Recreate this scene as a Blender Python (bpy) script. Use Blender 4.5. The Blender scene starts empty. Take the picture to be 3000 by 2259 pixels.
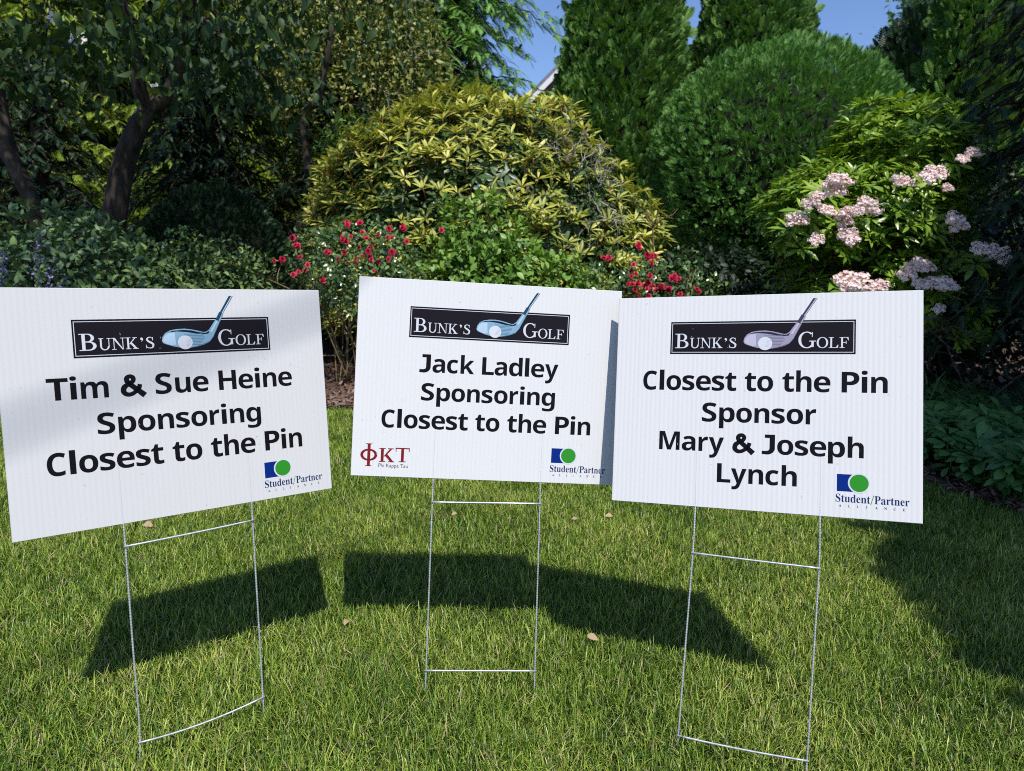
import bpy, math, random
import numpy as np
from mathutils import Matrix, Vector

# ------------------------------------------------------------------ camera, sky, sun, exposure
scn = bpy.context.scene
COL = scn.collection
rng = np.random.default_rng(7)
random.seed(7)

cam_d = bpy.data.cameras.new('camera')
cam = bpy.data.objects.new('camera', cam_d)
COL.objects.link(cam)
cam.matrix_world = Matrix(((0.99937, -0.03559, 0.0, 0.0), (0.00645, 0.18119, -0.98343, 0.0),
                           (0.035, 0.9828, 0.1813, 1.006), (0, 0, 0, 1)))
cam_d.sensor_width = 36.0
cam_d.lens = 25.21
cam_d.clip_start = 0.05
cam_d.clip_end = 500.0
cam_d.dof.use_dof = True
cam_d.dof.focus_distance = 1.68
cam_d.dof.aperture_fstop = 6.5
scn.camera = cam

SUN_DIR = Vector((-0.164, 0.540, -0.826)).normalized()       # the way the light travels
elev = math.asin(-SUN_DIR.z)
azim = math.atan2(-SUN_DIR.x, -SUN_DIR.y)
world = bpy.data.worlds.new('World')
scn.world = world
world.use_nodes = True
nt = world.node_tree
sky = nt.nodes.new('ShaderNodeTexSky')
sky.sky_type = 'NISHITA'
sky.sun_disc = False
sky.sun_elevation = elev
sky.sun_rotation = azim
sky.air_density = 1.0
sky.dust_density = 0.6
sky.ozone_density = 1.5
tintn = nt.nodes.new('ShaderNodeMix'); tintn.data_type = 'RGBA'; tintn.blend_type = 'MULTIPLY'; tintn.inputs[0].default_value = 1.0
tintn.inputs[7].default_value = (0.90, 1.04, 1.32, 1)          # a clear deep blue day
nt.links.new(sky.outputs[0], tintn.inputs[6]); nt.links.new(tintn.outputs[2], nt.nodes['Background'].inputs['Color'])
nt.nodes['Background'].inputs['Strength'].default_value = 0.10

sun_d = bpy.data.lights.new('sun', 'SUN')
sun_d.energy = 4.1
sun_d.angle = math.radians(0.53)
sun_d.color = (1.0, 0.955, 0.89)
sun = bpy.data.objects.new('sun', sun_d)
sun.rotation_euler = SUN_DIR.to_track_quat('-Z', 'Y').to_euler()
COL.objects.link(sun)

scn.view_settings.view_transform = 'Standard'
scn.view_settings.look = 'None'
scn.view_settings.exposure = 0.25
scn.view_settings.gamma = 1.0
scn.cycles.filter_width = 1.0
scn.cycles.use_denoising = False
scn.cycles.max_bounces = 8
scn.cycles.transparent_max_bounces = 8

# ------------------------------------------------------------------ materials
def s2l(c):
    return tuple(((v / 255.0) / 12.92 if v / 255.0 < 0.04045 else ((v / 255.0 + 0.055) / 1.055) ** 2.4) for v in c)

def mat_plain(name, col, rough=0.6, metal=0.0, spec=0.5):
    m = bpy.data.materials.new(name); m.use_nodes = True
    b = m.node_tree.nodes['Principled BSDF']
    b.inputs['Base Color'].default_value = (*col, 1); b.inputs['Roughness'].default_value = rough
    b.inputs['Metallic'].default_value = metal; b.inputs['Specular IOR Level'].default_value = spec
    return m

def mat_noise(name, cols, scale=8.0, rough=0.9, bump=0.0, detail=6.0, stretch=None, spec=0.3):
    """a colour ramp over a noise texture in object space, with an optional bump"""
    m = bpy.data.materials.new(name); m.use_nodes = True
    n, l = m.node_tree.nodes, m.node_tree.links
    b = n['Principled BSDF']; b.inputs['Roughness'].default_value = rough
    b.inputs['Specular IOR Level'].default_value = spec
    tc = n.new('ShaderNodeTexCoord'); mp = n.new('ShaderNodeMapping'); nz = n.new('ShaderNodeTexNoise'); cr = n.new('ShaderNodeValToRGB')
    if stretch: mp.inputs['Scale'].default_value = stretch
    nz.inputs['Scale'].default_value = scale; nz.inputs['Detail'].default_value = detail
    l.new(tc.outputs['Object'], mp.inputs[0]); l.new(mp.outputs[0], nz.inputs['Vector']); l.new(nz.outputs['Fac'], cr.inputs[0])
    fill_ramp(cr, cols, 0.3, 0.7)
    l.new(cr.outputs[0], b.inputs['Base Color'])
    if bump:
        bp = n.new('ShaderNodeBump'); bp.inputs['Strength'].default_value = bump; bp.inputs['Distance'].default_value = 0.02
        l.new(nz.outputs['Fac'], bp.inputs['Height']); l.new(bp.outputs[0], b.inputs['Normal'])
    return m

def fill_ramp(cr, cols, lo=0.0, hi=1.0):
    e = cr.color_ramp.elements
    while len(e) > 1: e.remove(e[0])
    for i, c in enumerate(cols):
        p = lo + (hi - lo) * i / max(1, len(cols) - 1)
        k = e[0] if i == 0 else e.new(p)
        k.position = p; k.color = (*c, 1)

def mat_leaf(name, cols, rough=0.5, trans=0.25, spec=0.4, patch=0.35, pscale=1.2, tcol=(1.25, 1.2, 0.45)):
    """each leaf takes its own colour from the ramp, pushed up or down by a slow noise through the plant"""
    m = bpy.data.materials.new(name); m.use_nodes = True
    n, l = m.node_tree.nodes, m.node_tree.links
    b = n['Principled BSDF']; out = n['Material Output']
    b.inputs['Roughness'].default_value = rough; b.inputs['Specular IOR Level'].default_value = spec
    g = n.new('ShaderNodeNewGeometry'); tc = n.new('ShaderNodeTexCoord'); nz = n.new('ShaderNodeTexNoise')
    nz.inputs['Scale'].default_value = pscale; nz.inputs['Detail'].default_value = 3.0
    l.new(tc.outputs['Object'], nz.inputs['Vector'])
    a = n.new('ShaderNodeMath'); a.operation = 'MULTIPLY_ADD'; a.inputs[1].default_value = 1 - patch; a.inputs[2].default_value = -patch * 0.5
    a2 = n.new('ShaderNodeMath'); a2.operation = 'MULTIPLY_ADD'; a2.inputs[1].default_value = patch * 2.0
    l.new(g.outputs['Random Per Island'], a.inputs[0]); l.new(nz.outputs['Fac'], a2.inputs[0]); l.new(a.outputs[0], a2.inputs[2])
    cr = n.new('ShaderNodeValToRGB'); fill_ramp(cr, cols)
    l.new(a2.outputs[0], cr.inputs[0]); l.new(cr.outputs[0], b.inputs['Base Color'])
    t = n.new('ShaderNodeBsdfTranslucent'); mx = n.new('ShaderNodeMixShader'); mul = n.new('ShaderNodeMix')
    mul.data_type = 'RGBA'; mul.blend_type = 'MULTIPLY'; mul.inputs[0].default_value = 1.0
    mul.inputs[7].default_value = (*tcol, 1)
    l.new(cr.outputs[0], mul.inputs[6]); l.new(mul.outputs[2], t.inputs['Color'])
    mx.inputs[0].default_value = trans
    l.new(b.outputs[0], mx.inputs[1]); l.new(t.outputs[0], mx.inputs[2]); l.new(mx.outputs[0], out.inputs['Surface'])
    return m

M = {}
M['soil'] = mat_noise('lawn_soil', [(0.012, 0.016, 0.005), (0.025, 0.027, 0.009), (0.045, 0.04, 0.018)], 22, 0.95, 0.6)
M['mulch'] = mat_noise('mulch', [(0.035, 0.02, 0.014), (0.10, 0.058, 0.042), (0.17, 0.11, 0.085)], 30, 0.95, 0.8)
M['chip'] = mat_leaf('wood_chips', [(0.05, 0.027, 0.02), (0.12, 0.07, 0.05), (0.2, 0.13, 0.10), (0.34, 0.25, 0.2)], 0.9, 0.0, 0.2, 0.1)
M['grass'] = mat_leaf('grass_blades', [(0.014, 0.041, 0.005), (0.044, 0.106, 0.011), (0.108, 0.196, 0.021), (0.222, 0.326, 0.040), (0.41, 0.475, 0.082), (0.66, 0.61, 0.25)],
                      0.4, 0.15, 0.35, 0.36, 2.2)
M['thatch'] = mat_leaf('dry_thatch', [(0.14, 0.11, 0.05), (0.3, 0.25, 0.12), (0.46, 0.38, 0.21)], 0.7, 0.1, 0.3, 0.1)
M['bark'] = mat_noise('bark', [(0.02, 0.015, 0.011), (0.05, 0.039, 0.029), (0.10, 0.082, 0.062)], 14, 0.95, 0.9, stretch=(1, 1, 0.3))
M['darkbark'] = mat_noise('dark_bark', [(0.02, 0.016, 0.012), (0.05, 0.038, 0.028)], 14, 0.95, 0.8, stretch=(1, 1, 0.3))
M['greentwig'] = mat_noise('green_stems', [(0.06, 0.08, 0.025), (0.14, 0.13, 0.06)], 20, 0.7, 0.2)
M['lichen'] = mat_noise('lichen_twigs', [(0.13, 0.10, 0.08), (0.30, 0.28, 0.23), (0.50, 0.50, 0.43)], 30, 0.95, 0.5)

# ------------------------------------------------------------------ mesh helpers
SMOOTH = {'foliage', 'old_foliage', 'crown', 'thatch', 'collar_leaves', 'ground_cover', 'leaves', 'rose_bloom', 'stems', 'trunk', 'branches', 'shoots',
          'bare_twigs', 'boughs', 'stalk', 'pole', 'crossarm', 'overhead_cable', 'fallen_leaf', 'white_bract'}
class MB:
    """collects vertices and faces (triangles or quads) as arrays, then links them as ONE mesh object"""
    def __init__(s): s.v = []; s.f3 = []; s.f4 = []; s.n = 0
    def addpoly(s, V, faces):
        V = np.asarray(V, float).reshape(-1, 3)
        for f in faces:
            if len(f) == 3: s.f3.append(np.array([f]) + s.n)
            elif len(f) == 4: s.f4.append(np.array([f]) + s.n)
            else:
                for i in range(1, len(f) - 1): s.f3.append(np.array([[f[0], f[i], f[i + 1]]]) + s.n)
        s.v.append(V); s.n += len(V)
    def mesh(s, name, smooth=False):
        V = np.concatenate(s.v) if s.v else np.zeros((0, 3))
        f3 = np.concatenate(s.f3) if s.f3 else np.zeros((0, 3), int)
        f4 = np.concatenate(s.f4) if s.f4 else np.zeros((0, 4), int)
        me = bpy.data.meshes.new(name)
        me.vertices.add(len(V)); me.vertices.foreach_set('co', V.astype(np.float32).ravel())
        nl = len(f3) * 3 + len(f4) * 4
        me.loops.add(nl); me.loops.foreach_set('vertex_index', np.concatenate([f3.ravel(), f4.ravel()]).astype(np.int32))
        me.polygons.add(len(f3) + len(f4))
        st = np.concatenate([np.arange(len(f3)) * 3, len(f3) * 3 + np.arange(len(f4)) * 4]).astype(np.int32)
        me.polygons.foreach_set('loop_start', st)
        me.polygons.foreach_set('use_smooth', np.full(len(st), bool(smooth or name in SMOOTH)))
        me.update(calc_edges=True); me.validate()
        return me
    def build(s, name, mat, parent=None, smooth=False, offset=None, matrix=None):
        me = s.mesh(name, smooth)
        if offset is not None:
            me.transform(Matrix.Translation(-Vector(offset)))
        me.materials.append(mat)
        o = bpy.data.objects.new(name, me); COL.objects.link(o)
        if parent is not None: o.parent = parent
        if matrix is not None: o.matrix_local = matrix
        return o

def thing(name, label, cat, loc, group=None):
    o = bpy.data.objects.new(name, None); COL.objects.link(o)
    o.location = loc; o.empty_display_size = 0.1
    o['label'] = label; o['category'] = cat
    if group: o['group'] = group
    return o
def tag(o, label, cat, group=None, kind=None):
    if label: o['label'] = label
    if cat: o['category'] = cat
    if group: o['group'] = group
    if kind: o['kind'] = kind
    return o

def unit(v): return v / np.maximum(np.linalg.norm(v, axis=-1, keepdims=True), 1e-9)
def rvec(n): return unit(rng.normal(size=(n, 3)))
def frames(axis, nrm):
    y = unit(axis); z = nrm - (nrm * y).sum(1, keepdims=True) * y
    z = unit(z + 1e-6); x = np.cross(y, z)
    return np.stack([x, y, z], axis=2)          # columns
def scatter(mb, tmpl, P, axis, nrm, sc, sx=None):
    """a copy of a template (verts with y along the leaf, z its face) at every point"""
    V, F4, F3 = tmpl
    R = frames(axis, nrm); N = len(P); k = len(V)
    T = np.broadcast_to(V, (N, k, 3)) * np.reshape(sc, (-1, 1, 1))
    if sx is not None: T = T * np.stack([sx, np.ones(N), np.ones(N)], 1)[:, None, :]
    W = np.einsum('nij,nkj->nki', R, T) + P[:, None, :]
    off = (np.arange(N) * k)[:, None, None]
    if len(F4): mb.f4.append((np.asarray(F4)[None] + off).reshape(-1, 4) + mb.n)
    if len(F3): mb.f3.append((np.asarray(F3)[None] + off).reshape(-1, 3) + mb.n)
    mb.v.append(W.reshape(-1, 3)); mb.n += N * k
_nz = {}
def nz(P, freq, seed=0):
    """a smooth pseudo-noise in about -1..1"""
    if seed not in _nz:
        r = np.random.default_rng(seed + 100); _nz[seed] = (r.normal(size=(7, 3)), r.uniform(0, 6.28, 7))
    D, ph = _nz[seed]
    return np.sin(P @ D.T * freq + ph).sum(1) / 3.2

def leaf_tmpl(w, fold=0.12, droop=0.15, base=0.45, n=3):
    """an oval pointed leaf of length 1: a folded blade of n segments bending down towards its tip"""
    V = [(0, 0, 0)]; ts = [(i + 1) / (n + 1) for i in range(n)]
    for t in ts:
        h = w * math.sin(math.pi * t ** (math.log(0.5) / math.log(base))) ** 0.85
        z = -droop * t * t
        V += [(-h, t, z + fold * h / w * 0.5), (0, t, z), (h, t, z + fold * h / w * 0.5)]
    V.append((0, 1, -droop))
    F4 = []; F3 = [(0, 2, 1), (0, 3, 2)]
    for i in range(n - 1):
        a = 1 + 3 * i; F4 += [(a, a + 1, a + 4, a + 3), (a + 1, a + 2, a + 5, a + 4)]
    a = 1 + 3 * (n - 1); e = len(V) - 1
    F3 += [(a, a + 1, e), (a + 1, a + 2, e)]
    return np.array(V, float), F4, F3
LEAF_OVAL = leaf_tmpl(0.27, 0.10, 0.18, 0.42)
LEAF_RHO = leaf_tmpl(0.12, 0.07, 0.12, 0.55)
LEAF_ARCH = leaf_tmpl(0.14, 0.07, 0.26, 0.5, 4)
LEAF_LONG = leaf_tmpl(0.15, 0.07, 0.16, 0.52)
LEAF_ROUND = leaf_tmpl(0.36, 0.08, 0.12, 0.5)
LEAF_SMALL = leaf_tmpl(0.28, 0.10, 0.1, 0.48, 1)

def quadleaf(px, py, dx, dy, w, z=0.0):
    L = math.hypot(dx, dy); nx, ny = -dy / L * w, dx / L * w
    return [(px, py, z), (px + dx * .45 + nx, py + dy * .45 + ny, z + w * .4), (px + dx, py + dy, z), (px + dx * .45 - nx, py + dy * .45 - ny, z - w * .3)]
def spray_tmpl(pairs, w, spread, taper, ang=0.9, droop=0.0):
    """a flat fan of narrow scale-leaf branchlets on a stem of length 1"""
    V = []; F = []
    def put(q):
        k = len(V); V.extend([(x, y, z - droop * y * y) for x, y, z in q]); F.append((k, k + 1, k + 2, k + 3))
    put(quadleaf(0, 0, 0, 1, w * 0.8))
    for i in range(pairs):
        t = 0.12 + 0.75 * i / pairs
        L = spread * (1 - taper * t) * (0.55 + 0.45 * math.sin(math.pi * min(1, t + 0.25)))
        for s in (-1, 1):
            put(quadleaf(0, t + (0.03 if s > 0 else 0), s * L * math.sin(ang), L * math.cos(ang), w, 0.02 * s))
    return np.array(V, float), F, []
SPRAY_THUJA = spray_tmpl(6, 0.036, 0.5, 0.5, 0.7)
SPRAY_CLUMP = spray_tmpl(6, 0.055, 0.6, 0.4, 0.75)
SPRAY_HEM = spray_tmpl(11, 0.03, 0.30, 0.6, 1.15, 0.25)
SPRAY_TIP = spray_tmpl(6, 0.04, 0.36, 0.6, 1.0, 0.2)

def tube(mb, pts, rad, sides=6):
    pts = np.asarray(pts, float); n = len(pts); rad = np.broadcast_to(np.asarray(rad, float), (n,))
    d = unit(np.gradient(pts, axis=0)); ref = np.array([0.31, 0.2, 0.93]) if abs(d[0][2]) < 0.9 else np.array([1.0, 0.1, 0])
    ring = []
    a = np.arange(sides) * 2 * math.pi / sides
    for i in range(n):
        u = np.cross(d[i], ref); u /= np.linalg.norm(u); v = np.cross(d[i], u)
        ring.append(pts[i] + rad[i] * (np.cos(a)[:, None] * u + np.sin(a)[:, None] * v))
    V = np.concatenate(ring); F = []
    for i in range(n - 1):
        for k in range(sides):
            b = (k + 1) % sides
            F.append((i * sides + k, i * sides + b, (i + 1) * sides + b, (i + 1) * sides + k))
    mb.addpoly(V, F + [tuple(range(sides))[::-1], tuple((n - 1) * sides + k for k in range(sides))])
def curve_pts(P, n=12):
    """a smooth path through the given points"""
    P = np.asarray(P, float); Q = np.vstack([2 * P[0] - P[1], P, 2 * P[-1] - P[-2]]); out = []
    for i in range(1, len(Q) - 2):
        for t in np.linspace(0, 1, n, endpoint=False):
            a, b, c, d = Q[i - 1:i + 3]
            out.append(.5 * ((2 * b) + (c - a) * t + (2 * a - 5 * b + 4 * c - d) * t * t + (3 * b - a - 3 * c + d) * t ** 3))
    out.append(P[-1]); return np.array(out)
def twigs(mb, p, d, L, r, depth, bend=0.35, sides=4):
    """a branching twig"""
    p = np.asarray(p, float); d = np.asarray(d, float); pts = [p]; n = 5
    for i in range(n):
        d = d + rng.normal(size=3) * bend / n ** .5; d /= np.linalg.norm(d); p = p + d * L / n; pts.append(p)
    tube(mb, pts, np.linspace(r, r * .55, n + 1), sides)
    if depth:
        for k in range(rng.integers(2, 4)):
            q = pts[rng.integers(2, n + 1)]; nd = d + rng.normal(size=3) * .7; nd /= np.linalg.norm(nd)
            twigs(mb, q, nd, L * rng.uniform(.5, .8), r * .6, depth - 1, bend, sides)

def ellipsoid_pts(n, c, r, lo=-0.3, depth=0.12, rough=0.12, freq=3.0, seed=1):
    """points on (and a little inside) a bumpy ellipsoid, with outward normals"""
    D = rvec(int(n * 2.2)); D = D[D[:, 2] > lo][:n]
    k = 1 + rough * nz(D, freq, seed) - rng.exponential(depth, len(D)).clip(0, .6)
    c, r = np.array(c), np.array(r)
    return c + D * r * k[:, None], unit(D / r)
def core_mesh(mb, c, r, k=0.8, rough=0.1, freq=3.0, seed=1, nu=28, nv=16, zlo=-1.0):
    """a bumpy closed core; in evergreens its near-black colour paints the inner shade"""
    V = []; F = []
    for j in range(nv + 1):
        th = math.pi * j / nv
        for i in range(nu):
            ph = 2 * math.pi * i / nu
            V.append((math.sin(th) * math.cos(ph), math.sin(th) * math.sin(ph), max(zlo, math.cos(th))))
    V = np.array(V); V = np.array(c) + V * np.array(r) * (k * (1 + rough * nz(V, freq, seed)))[:, None]
    for j in range(nv):
        for i in range(nu):
            b = (i + 1) % nu; F.append((j * nu + i, (j + 1) * nu + i, (j + 1) * nu + b, j * nu + b))
    mb.addpoly(V, F)

# ------------------------------------------------------------------ the ground
def sheet(name, x0, x1, y0, y1, z, mat, step=None, wob=0.0):
    mb = MB(); nx = max(2, int((x1 - x0) / (step or (x1 - x0)))) ; ny = max(2, int((y1 - y0) / (step or (y1 - y0))))
    X, Y = np.meshgrid(np.linspace(x0, x1, nx + 1), np.linspace(y0, y1, ny + 1)); P = np.stack([X.ravel(), Y.ravel(), np.full(X.size, z)], 1)
    if wob: P[:, 2] += wob * nz(P * np.array([1, 1, 0]), 1.7, 3)
    F = [(j * (nx + 1) + i, j * (nx + 1) + i + 1, (j + 1) * (nx + 1) + i + 1, (j + 1) * (nx + 1) + i) for j in range(ny) for i in range(nx)]
    mb.addpoly(P, F); o = mb.build(name, mat, smooth=True); o['kind'] = 'structure'; return o
sheet('lawn', -200, 200, -60, 260, -0.028, M['soil'])

BED_EDGE = lambda x: 4.62 + 0.12 * np.sin(x * 1.3) - 1.75 * np.clip((x - 1.25) / 0.9, 0, 1) ** 1.5 - 0.25 * np.clip((-x - 1.6) / 1.2, 0, 1)
def planting_bed():
    xs = np.linspace(-14, 14, 113); V = []; F = []
    for i, x in enumerate(xs):
        ye = float(BED_EDGE(x))
        for t in (0, .01, .15, 1):
            y = ye + (16 - ye) * t; V.append((x, y, -0.05 if t == 0 else 0.0))
    for i in range(len(xs) - 1):
        for j in range(3): F.append((i * 4 + j, (i + 1) * 4 + j, (i + 1) * 4 + j + 1, i * 4 + j + 1))
    mb = MB(); mb.addpoly(V, F); o = mb.build('mulch_bed', M['mulch']); o['kind'] = 'structure'
    n = 9000; x = rng.uniform(-4, 3.4, n); y = BED_EDGE(x) - .04 + rng.exponential(.6, n)
    P = np.stack([x, y, 0.004 + 0.02 * rng.random(n)], 1); mb = MB()
    ax = unit(rvec(n) * np.array([1, 1, .35])); nr = unit(rvec(n) * .5 + np.array([0, 0, 1]))
    V = np.array([(-.15, 0, 0), (.15, 0, 0), (.12, 1, .05), (-.1, 1, 0.02), (-.15, 0, .12), (.15, 0, .12), (.12, 1, .14), (-.1, 1, .12)])
    scatter(mb, (V, [(4, 5, 6, 7), (0, 1, 5, 4), (1, 2, 6, 5), (2, 3, 7, 6), (3, 0, 4, 7)], []), P, ax, nr, rng.uniform(.02, .06, n))
    o = mb.build('wood_chips', M['chip']); tag(o, 'brown shredded wood chips covering the planting bed', 'mulch', kind='stuff')
planting_bed()

def blades(mb, P, L, lean0, bend, w):
    n = len(P); ph = rng.uniform(0, 2 * math.pi, n); h = np.stack([np.cos(ph), np.sin(ph), np.zeros(n)], 1)
    wd = np.stack([-np.sin(ph), np.cos(ph), np.zeros(n)], 1) + .35 * rvec(n); wd = unit(wd) * (w / 2)[:, None]
    pts = [P]; q = P
    for i, s in enumerate((.4, .35, .25)):
        th = lean0 + bend * (i / 2.0) ** 1.2
        q = q + (np.sin(th)[:, None] * h + np.cos(th)[:, None] * np.array([0, 0, 1.])) * (L * s)[:, None]; pts.append(q)
    V = np.stack([pts[0] - wd * .8, pts[0] + wd * .8, pts[1] - wd, pts[1] + wd, pts[2] - wd * .75, pts[2] + wd * .75, pts[3]], 1)
    off = (np.arange(n) * 7)[:, None, None]
    mb.f4.append((np.array([[0, 1, 3, 2], [2, 3, 5, 4]])[None] + off).reshape(-1, 4) + mb.n)
    mb.f3.append((np.array([[4, 5, 6]])[None] + off).reshape(-1, 3) + mb.n)
    mb.v.append(V.reshape(-1, 3)); mb.n += n * 7
def lawn_points(dens_near, dens_far):
    out = []
    for y0 in np.arange(0.75, 5.0, .25):
        hw = 1.25 * (y0 + .25) + .8; d = dens_near + (dens_far - dens_near) * min(1, max(0, (y0 - 1.6) / 2.4))
        n = int(d * 2 * hw * .25); out.append(np.stack([rng.uniform(-hw, hw, n), rng.uniform(y0, y0 + .25, n), np.full(n, -.027)], 1))
    P = np.concatenate(out); P = P[(np.abs(P[:, 0]) < .82 * P[:, 1] + .3) | (rng.random(len(P)) < .4)]   # thinner beyond the view
    return P[P[:, 1] < BED_EDGE(P[:, 0]) + .03 * rng.normal(size=len(P))]
def grass():
    P = lawn_points(42000, 21000); n = len(P); mb = MB()
    c = nz(P, 5, 11) * .5 + nz(P, 16, 12) * .5
    far = np.clip((P[:, 1] - 1.6) / 2.4, 0, 1)
    L = np.clip(rng.normal(.037, .010, n) * (1 + .22 * c), .02, .13); L[rng.random(n) < .03] *= 1.5
    blades(mb, P, L, np.abs(rng.normal(.42, .34, n)), np.abs(rng.normal(.6, .5, n)), rng.uniform(.0011, .0025, n) * (1 + .55 * far))
    o = mb.build('grass', M['grass'], smooth=True); tag(o, 'short green lawn grass with dry straw coloured blades', 'grass', kind='stuff')
    P = lawn_points(1600, 900); n = len(P); mb = MB()
    P[:, 2] += rng.uniform(.005, .025, n)
    blades(mb, P, rng.uniform(.02, .042, n), rng.uniform(.4, 1.3, n), rng.uniform(-.2, .5, n), rng.uniform(.0014, .0028, n))
    o = mb.build('thatch', M['thatch']); tag(o, 'dry straw coloured thatch lying between the green grass blades', 'dead grass', kind='stuff')
grass()

# ------------------------------------------------------------------ lettering: glyphs drawn as strokes, arcs and bars (cap height = 1)
DL = 0.017                                             # extra weight given to the heavy face
def g_bar(x0, y0, x1, y1):
    x0, y0, x1, y1 = x0 - DL, y0 - DL * .6, x1 + DL, y1 + DL * .6
    return [([(x0, y0), (x1, y0), (x1, y1), (x0, y1)], [(0, 1, 2, 3)])]
def g_poly(*p): return [(list(p), [tuple(range(len(p)))])]
def g_ring(cx, cy, rx, ry, tx, ty, a0=0, a1=360, p=2.06, n=40):
    V = []; rx, ry, tx, ty = rx + DL, ry + DL * .8, tx + 2 * DL, ty + 1.7 * DL
    for i in range(n + 1):
        a = math.radians(a0 + (a1 - a0) * i / n); c, s = math.cos(a), math.sin(a)
        ex = math.copysign(abs(c) ** (2 / p), c); ey = math.copysign(abs(s) ** (2 / p), s)
        V += [(cx + rx * ex, cy + ry * ey), (cx + (rx - tx) * ex, cy + (ry - ty) * ey)]
    return [(V, [(2 * i, 2 * i + 2, 2 * i + 3, 2 * i + 1) for i in range(n)])]
def g_str(pts, w):
    P = curve_pts([(x, y, 0) for x, y in pts], 8)[:, :2]; n = len(P)
    W = np.interp(np.linspace(0, 1, n), np.linspace(0, 1, len(w)), w) / 2 + DL
    d = unit(np.gradient(P, axis=0)); N = np.stack([-d[:, 1], d[:, 0]], 1)
    V = np.stack([P - N * W[:, None], P + N * W[:, None]], 1).reshape(-1, 2)
    return [(V.tolist(), [(2 * i, 2 * i + 2, 2 * i + 3, 2 * i + 1) for i in range(n - 1)])]
ARCH = g_ring(.445, .455, .345, .31, .215, .175, 0, 150) + g_bar(.575, 0, .79, .456)
S_ = .215
BOLD = {
 ' ': (.40, []),
 'C': (.84, g_ring(.475, .5, .42, .52, .235, .165, 47, 313)),
 'l': (.415, g_bar(.1, 0, .315, 1.045)),
 'o': (.85, g_ring(.425, .377, .37, .392, .21, .165)),
 's': (.71, g_str([(.60, .625), (.40, .685), (.20, .60), (.24, .47), (.44, .375), (.55, .27), (.47, .115), (.28, .07), (.055, .135)], [.15, .16, .19, .2, .2, .2, .19, .16, .15])),
 'e': (.817, g_ring(.41, .377, .365, .392, .21, .155, 0, 316) + g_bar(.2, .305, .772, .43)),
 't': (.572, g_bar(.12, .19, .33, .96) + g_ring(.40, .2, .28, .215, .21, .155, 180, 275) + g_bar(.40, -.012, .54, .143) + g_bar(.015, .60, .54, .752)),
 'h': (.882, g_bar(.1, 0, .315, 1.045) + ARCH),
 'n': (.882, g_bar(.1, 0, .315, .754) + ARCH),
 'm': (1.31, g_bar(.1, 0, .315, .754) + g_ring(.445, .455, .315, .31, .215, .175, 0, 150) + g_bar(.545, 0, .76, .456) + g_ring(.89, .455, .315, .31, .215, .175, 0, 150) + g_bar(.99, 0, 1.205, .456)),
 'P': (.90, g_bar(.1, 0, .325, 1) + g_ring(.50, .672, .36, .328, .225, .165, -90, 90) + g_bar(.325, .835, .5, 1) + g_bar(.325, .344, .5, .509)),
 'i': (.415, g_bar(.1, 0, .315, .754) + g_bar(.092, .865, .323, 1.045)),
 'T': (.84, g_bar(.01, .83, .83, 1) + g_bar(.307, 0, .533, .83)),
 '&': (1.10, g_str([(1.06, -.01), (.70, .32), (.36, .64), (.31, .84), (.45, .935), (.59, .85), (.56, .69), (.36, .56), (.18, .42), (.145, .22), (.27, .085), (.46, .08), (.66, .19), (.82, .37), (.87, .54)],
              [.24, .21, .2, .19, .155, .18, .17, .17, .21, .21, .18, .16, .16, .17, .17])),
 'S': (.87, g_str([(.735, .845), (.50, .93), (.26, .86), (.20, .70), (.32, .575), (.54, .48), (.665, .36), (.62, .16), (.42, .08), (.07, .15)], [.165, .165, .19, .21, .2, .2, .21, .19, .165, .165])),
 'u': (.882, g_bar(.1, .29, .315, .754) + g_ring(.435, .295, .335, .312, .215, .175, 180, 335) + g_bar(.57, 0, .785, .754)),
 'H': (1.05, g_bar(.1, 0, .325, 1) + g_bar(.725, 0, .95, 1) + g_bar(.325, .42, .725, .595)),
 'p': (.87, g_bar(.1, -.28, .315, .754) + g_ring(.445, .377, .37, .392, .215, .165)),
 'r': (.597, g_bar(.1, 0, .315, .754) + g_ring(.57, .40, .32, .355, .2, .19, 90, 172)),
 'g': (.87, g_ring(.425, .39, .37, .38, .215, .16) + g_bar(.57, -.04, .785, .754) + g_ring(.44, -.04, .345, .245, .215, .155, 228, 360)),
 'J': (.69, g_bar(.375, .30, .60, 1) + g_bar(.14, .845, .376, 1) + g_ring(.22, .31, .38, .325, .225, .165, 262, 360) + g_bar(.0, -.008, .2, .148)),
 'a': (.824, g_ring(.35, .225, .30, .238, .2, .13, 30, 330) + g_bar(.515, 0, .73, .47) + g_ring(.41, .465, .32, .305, .215, .15, 0, 128) + g_bar(.36, .335, .55, .463)),
 'c': (.725, g_ring(.42, .377, .37, .392, .21, .16, 52, 308)),
 'k': (.83, g_bar(.1, 0, .315, 1.045) + g_poly((.29, .36), (.46, .36), (.83, .754), (.565, .754)) + g_poly((.36, .40), (.60, 0), (.87, 0), (.53, .475))),
 'L': (.775, g_bar(.1, 0, .325, 1) + g_bar(.325, 0, .755, .17)),
 'd': (.87, g_ring(.425, .377, .37, .392, .215, .165) + g_bar(.57, 0, .785, 1.045)),
 'y': (.80, g_poly((.01, .754), (.245, .754), (.51, .10), (.30, .02)) + g_poly((.56, .754), (.79, .754), (.40, -.28), (.175, -.28))),
 'M': (1.26, g_bar(.1, 0, .31, 1) + g_bar(.95, 0, 1.16, 1) + g_poly((.12, 1), (.37, 1), (.70, .27), (.56, .27)) + g_poly((1.14, 1), (.89, 1), (.56, .27), (.70, .27))),
}
DL = 0.0
def sf(*xs): return sum((g_bar(*x) for x in xs), [])
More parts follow.
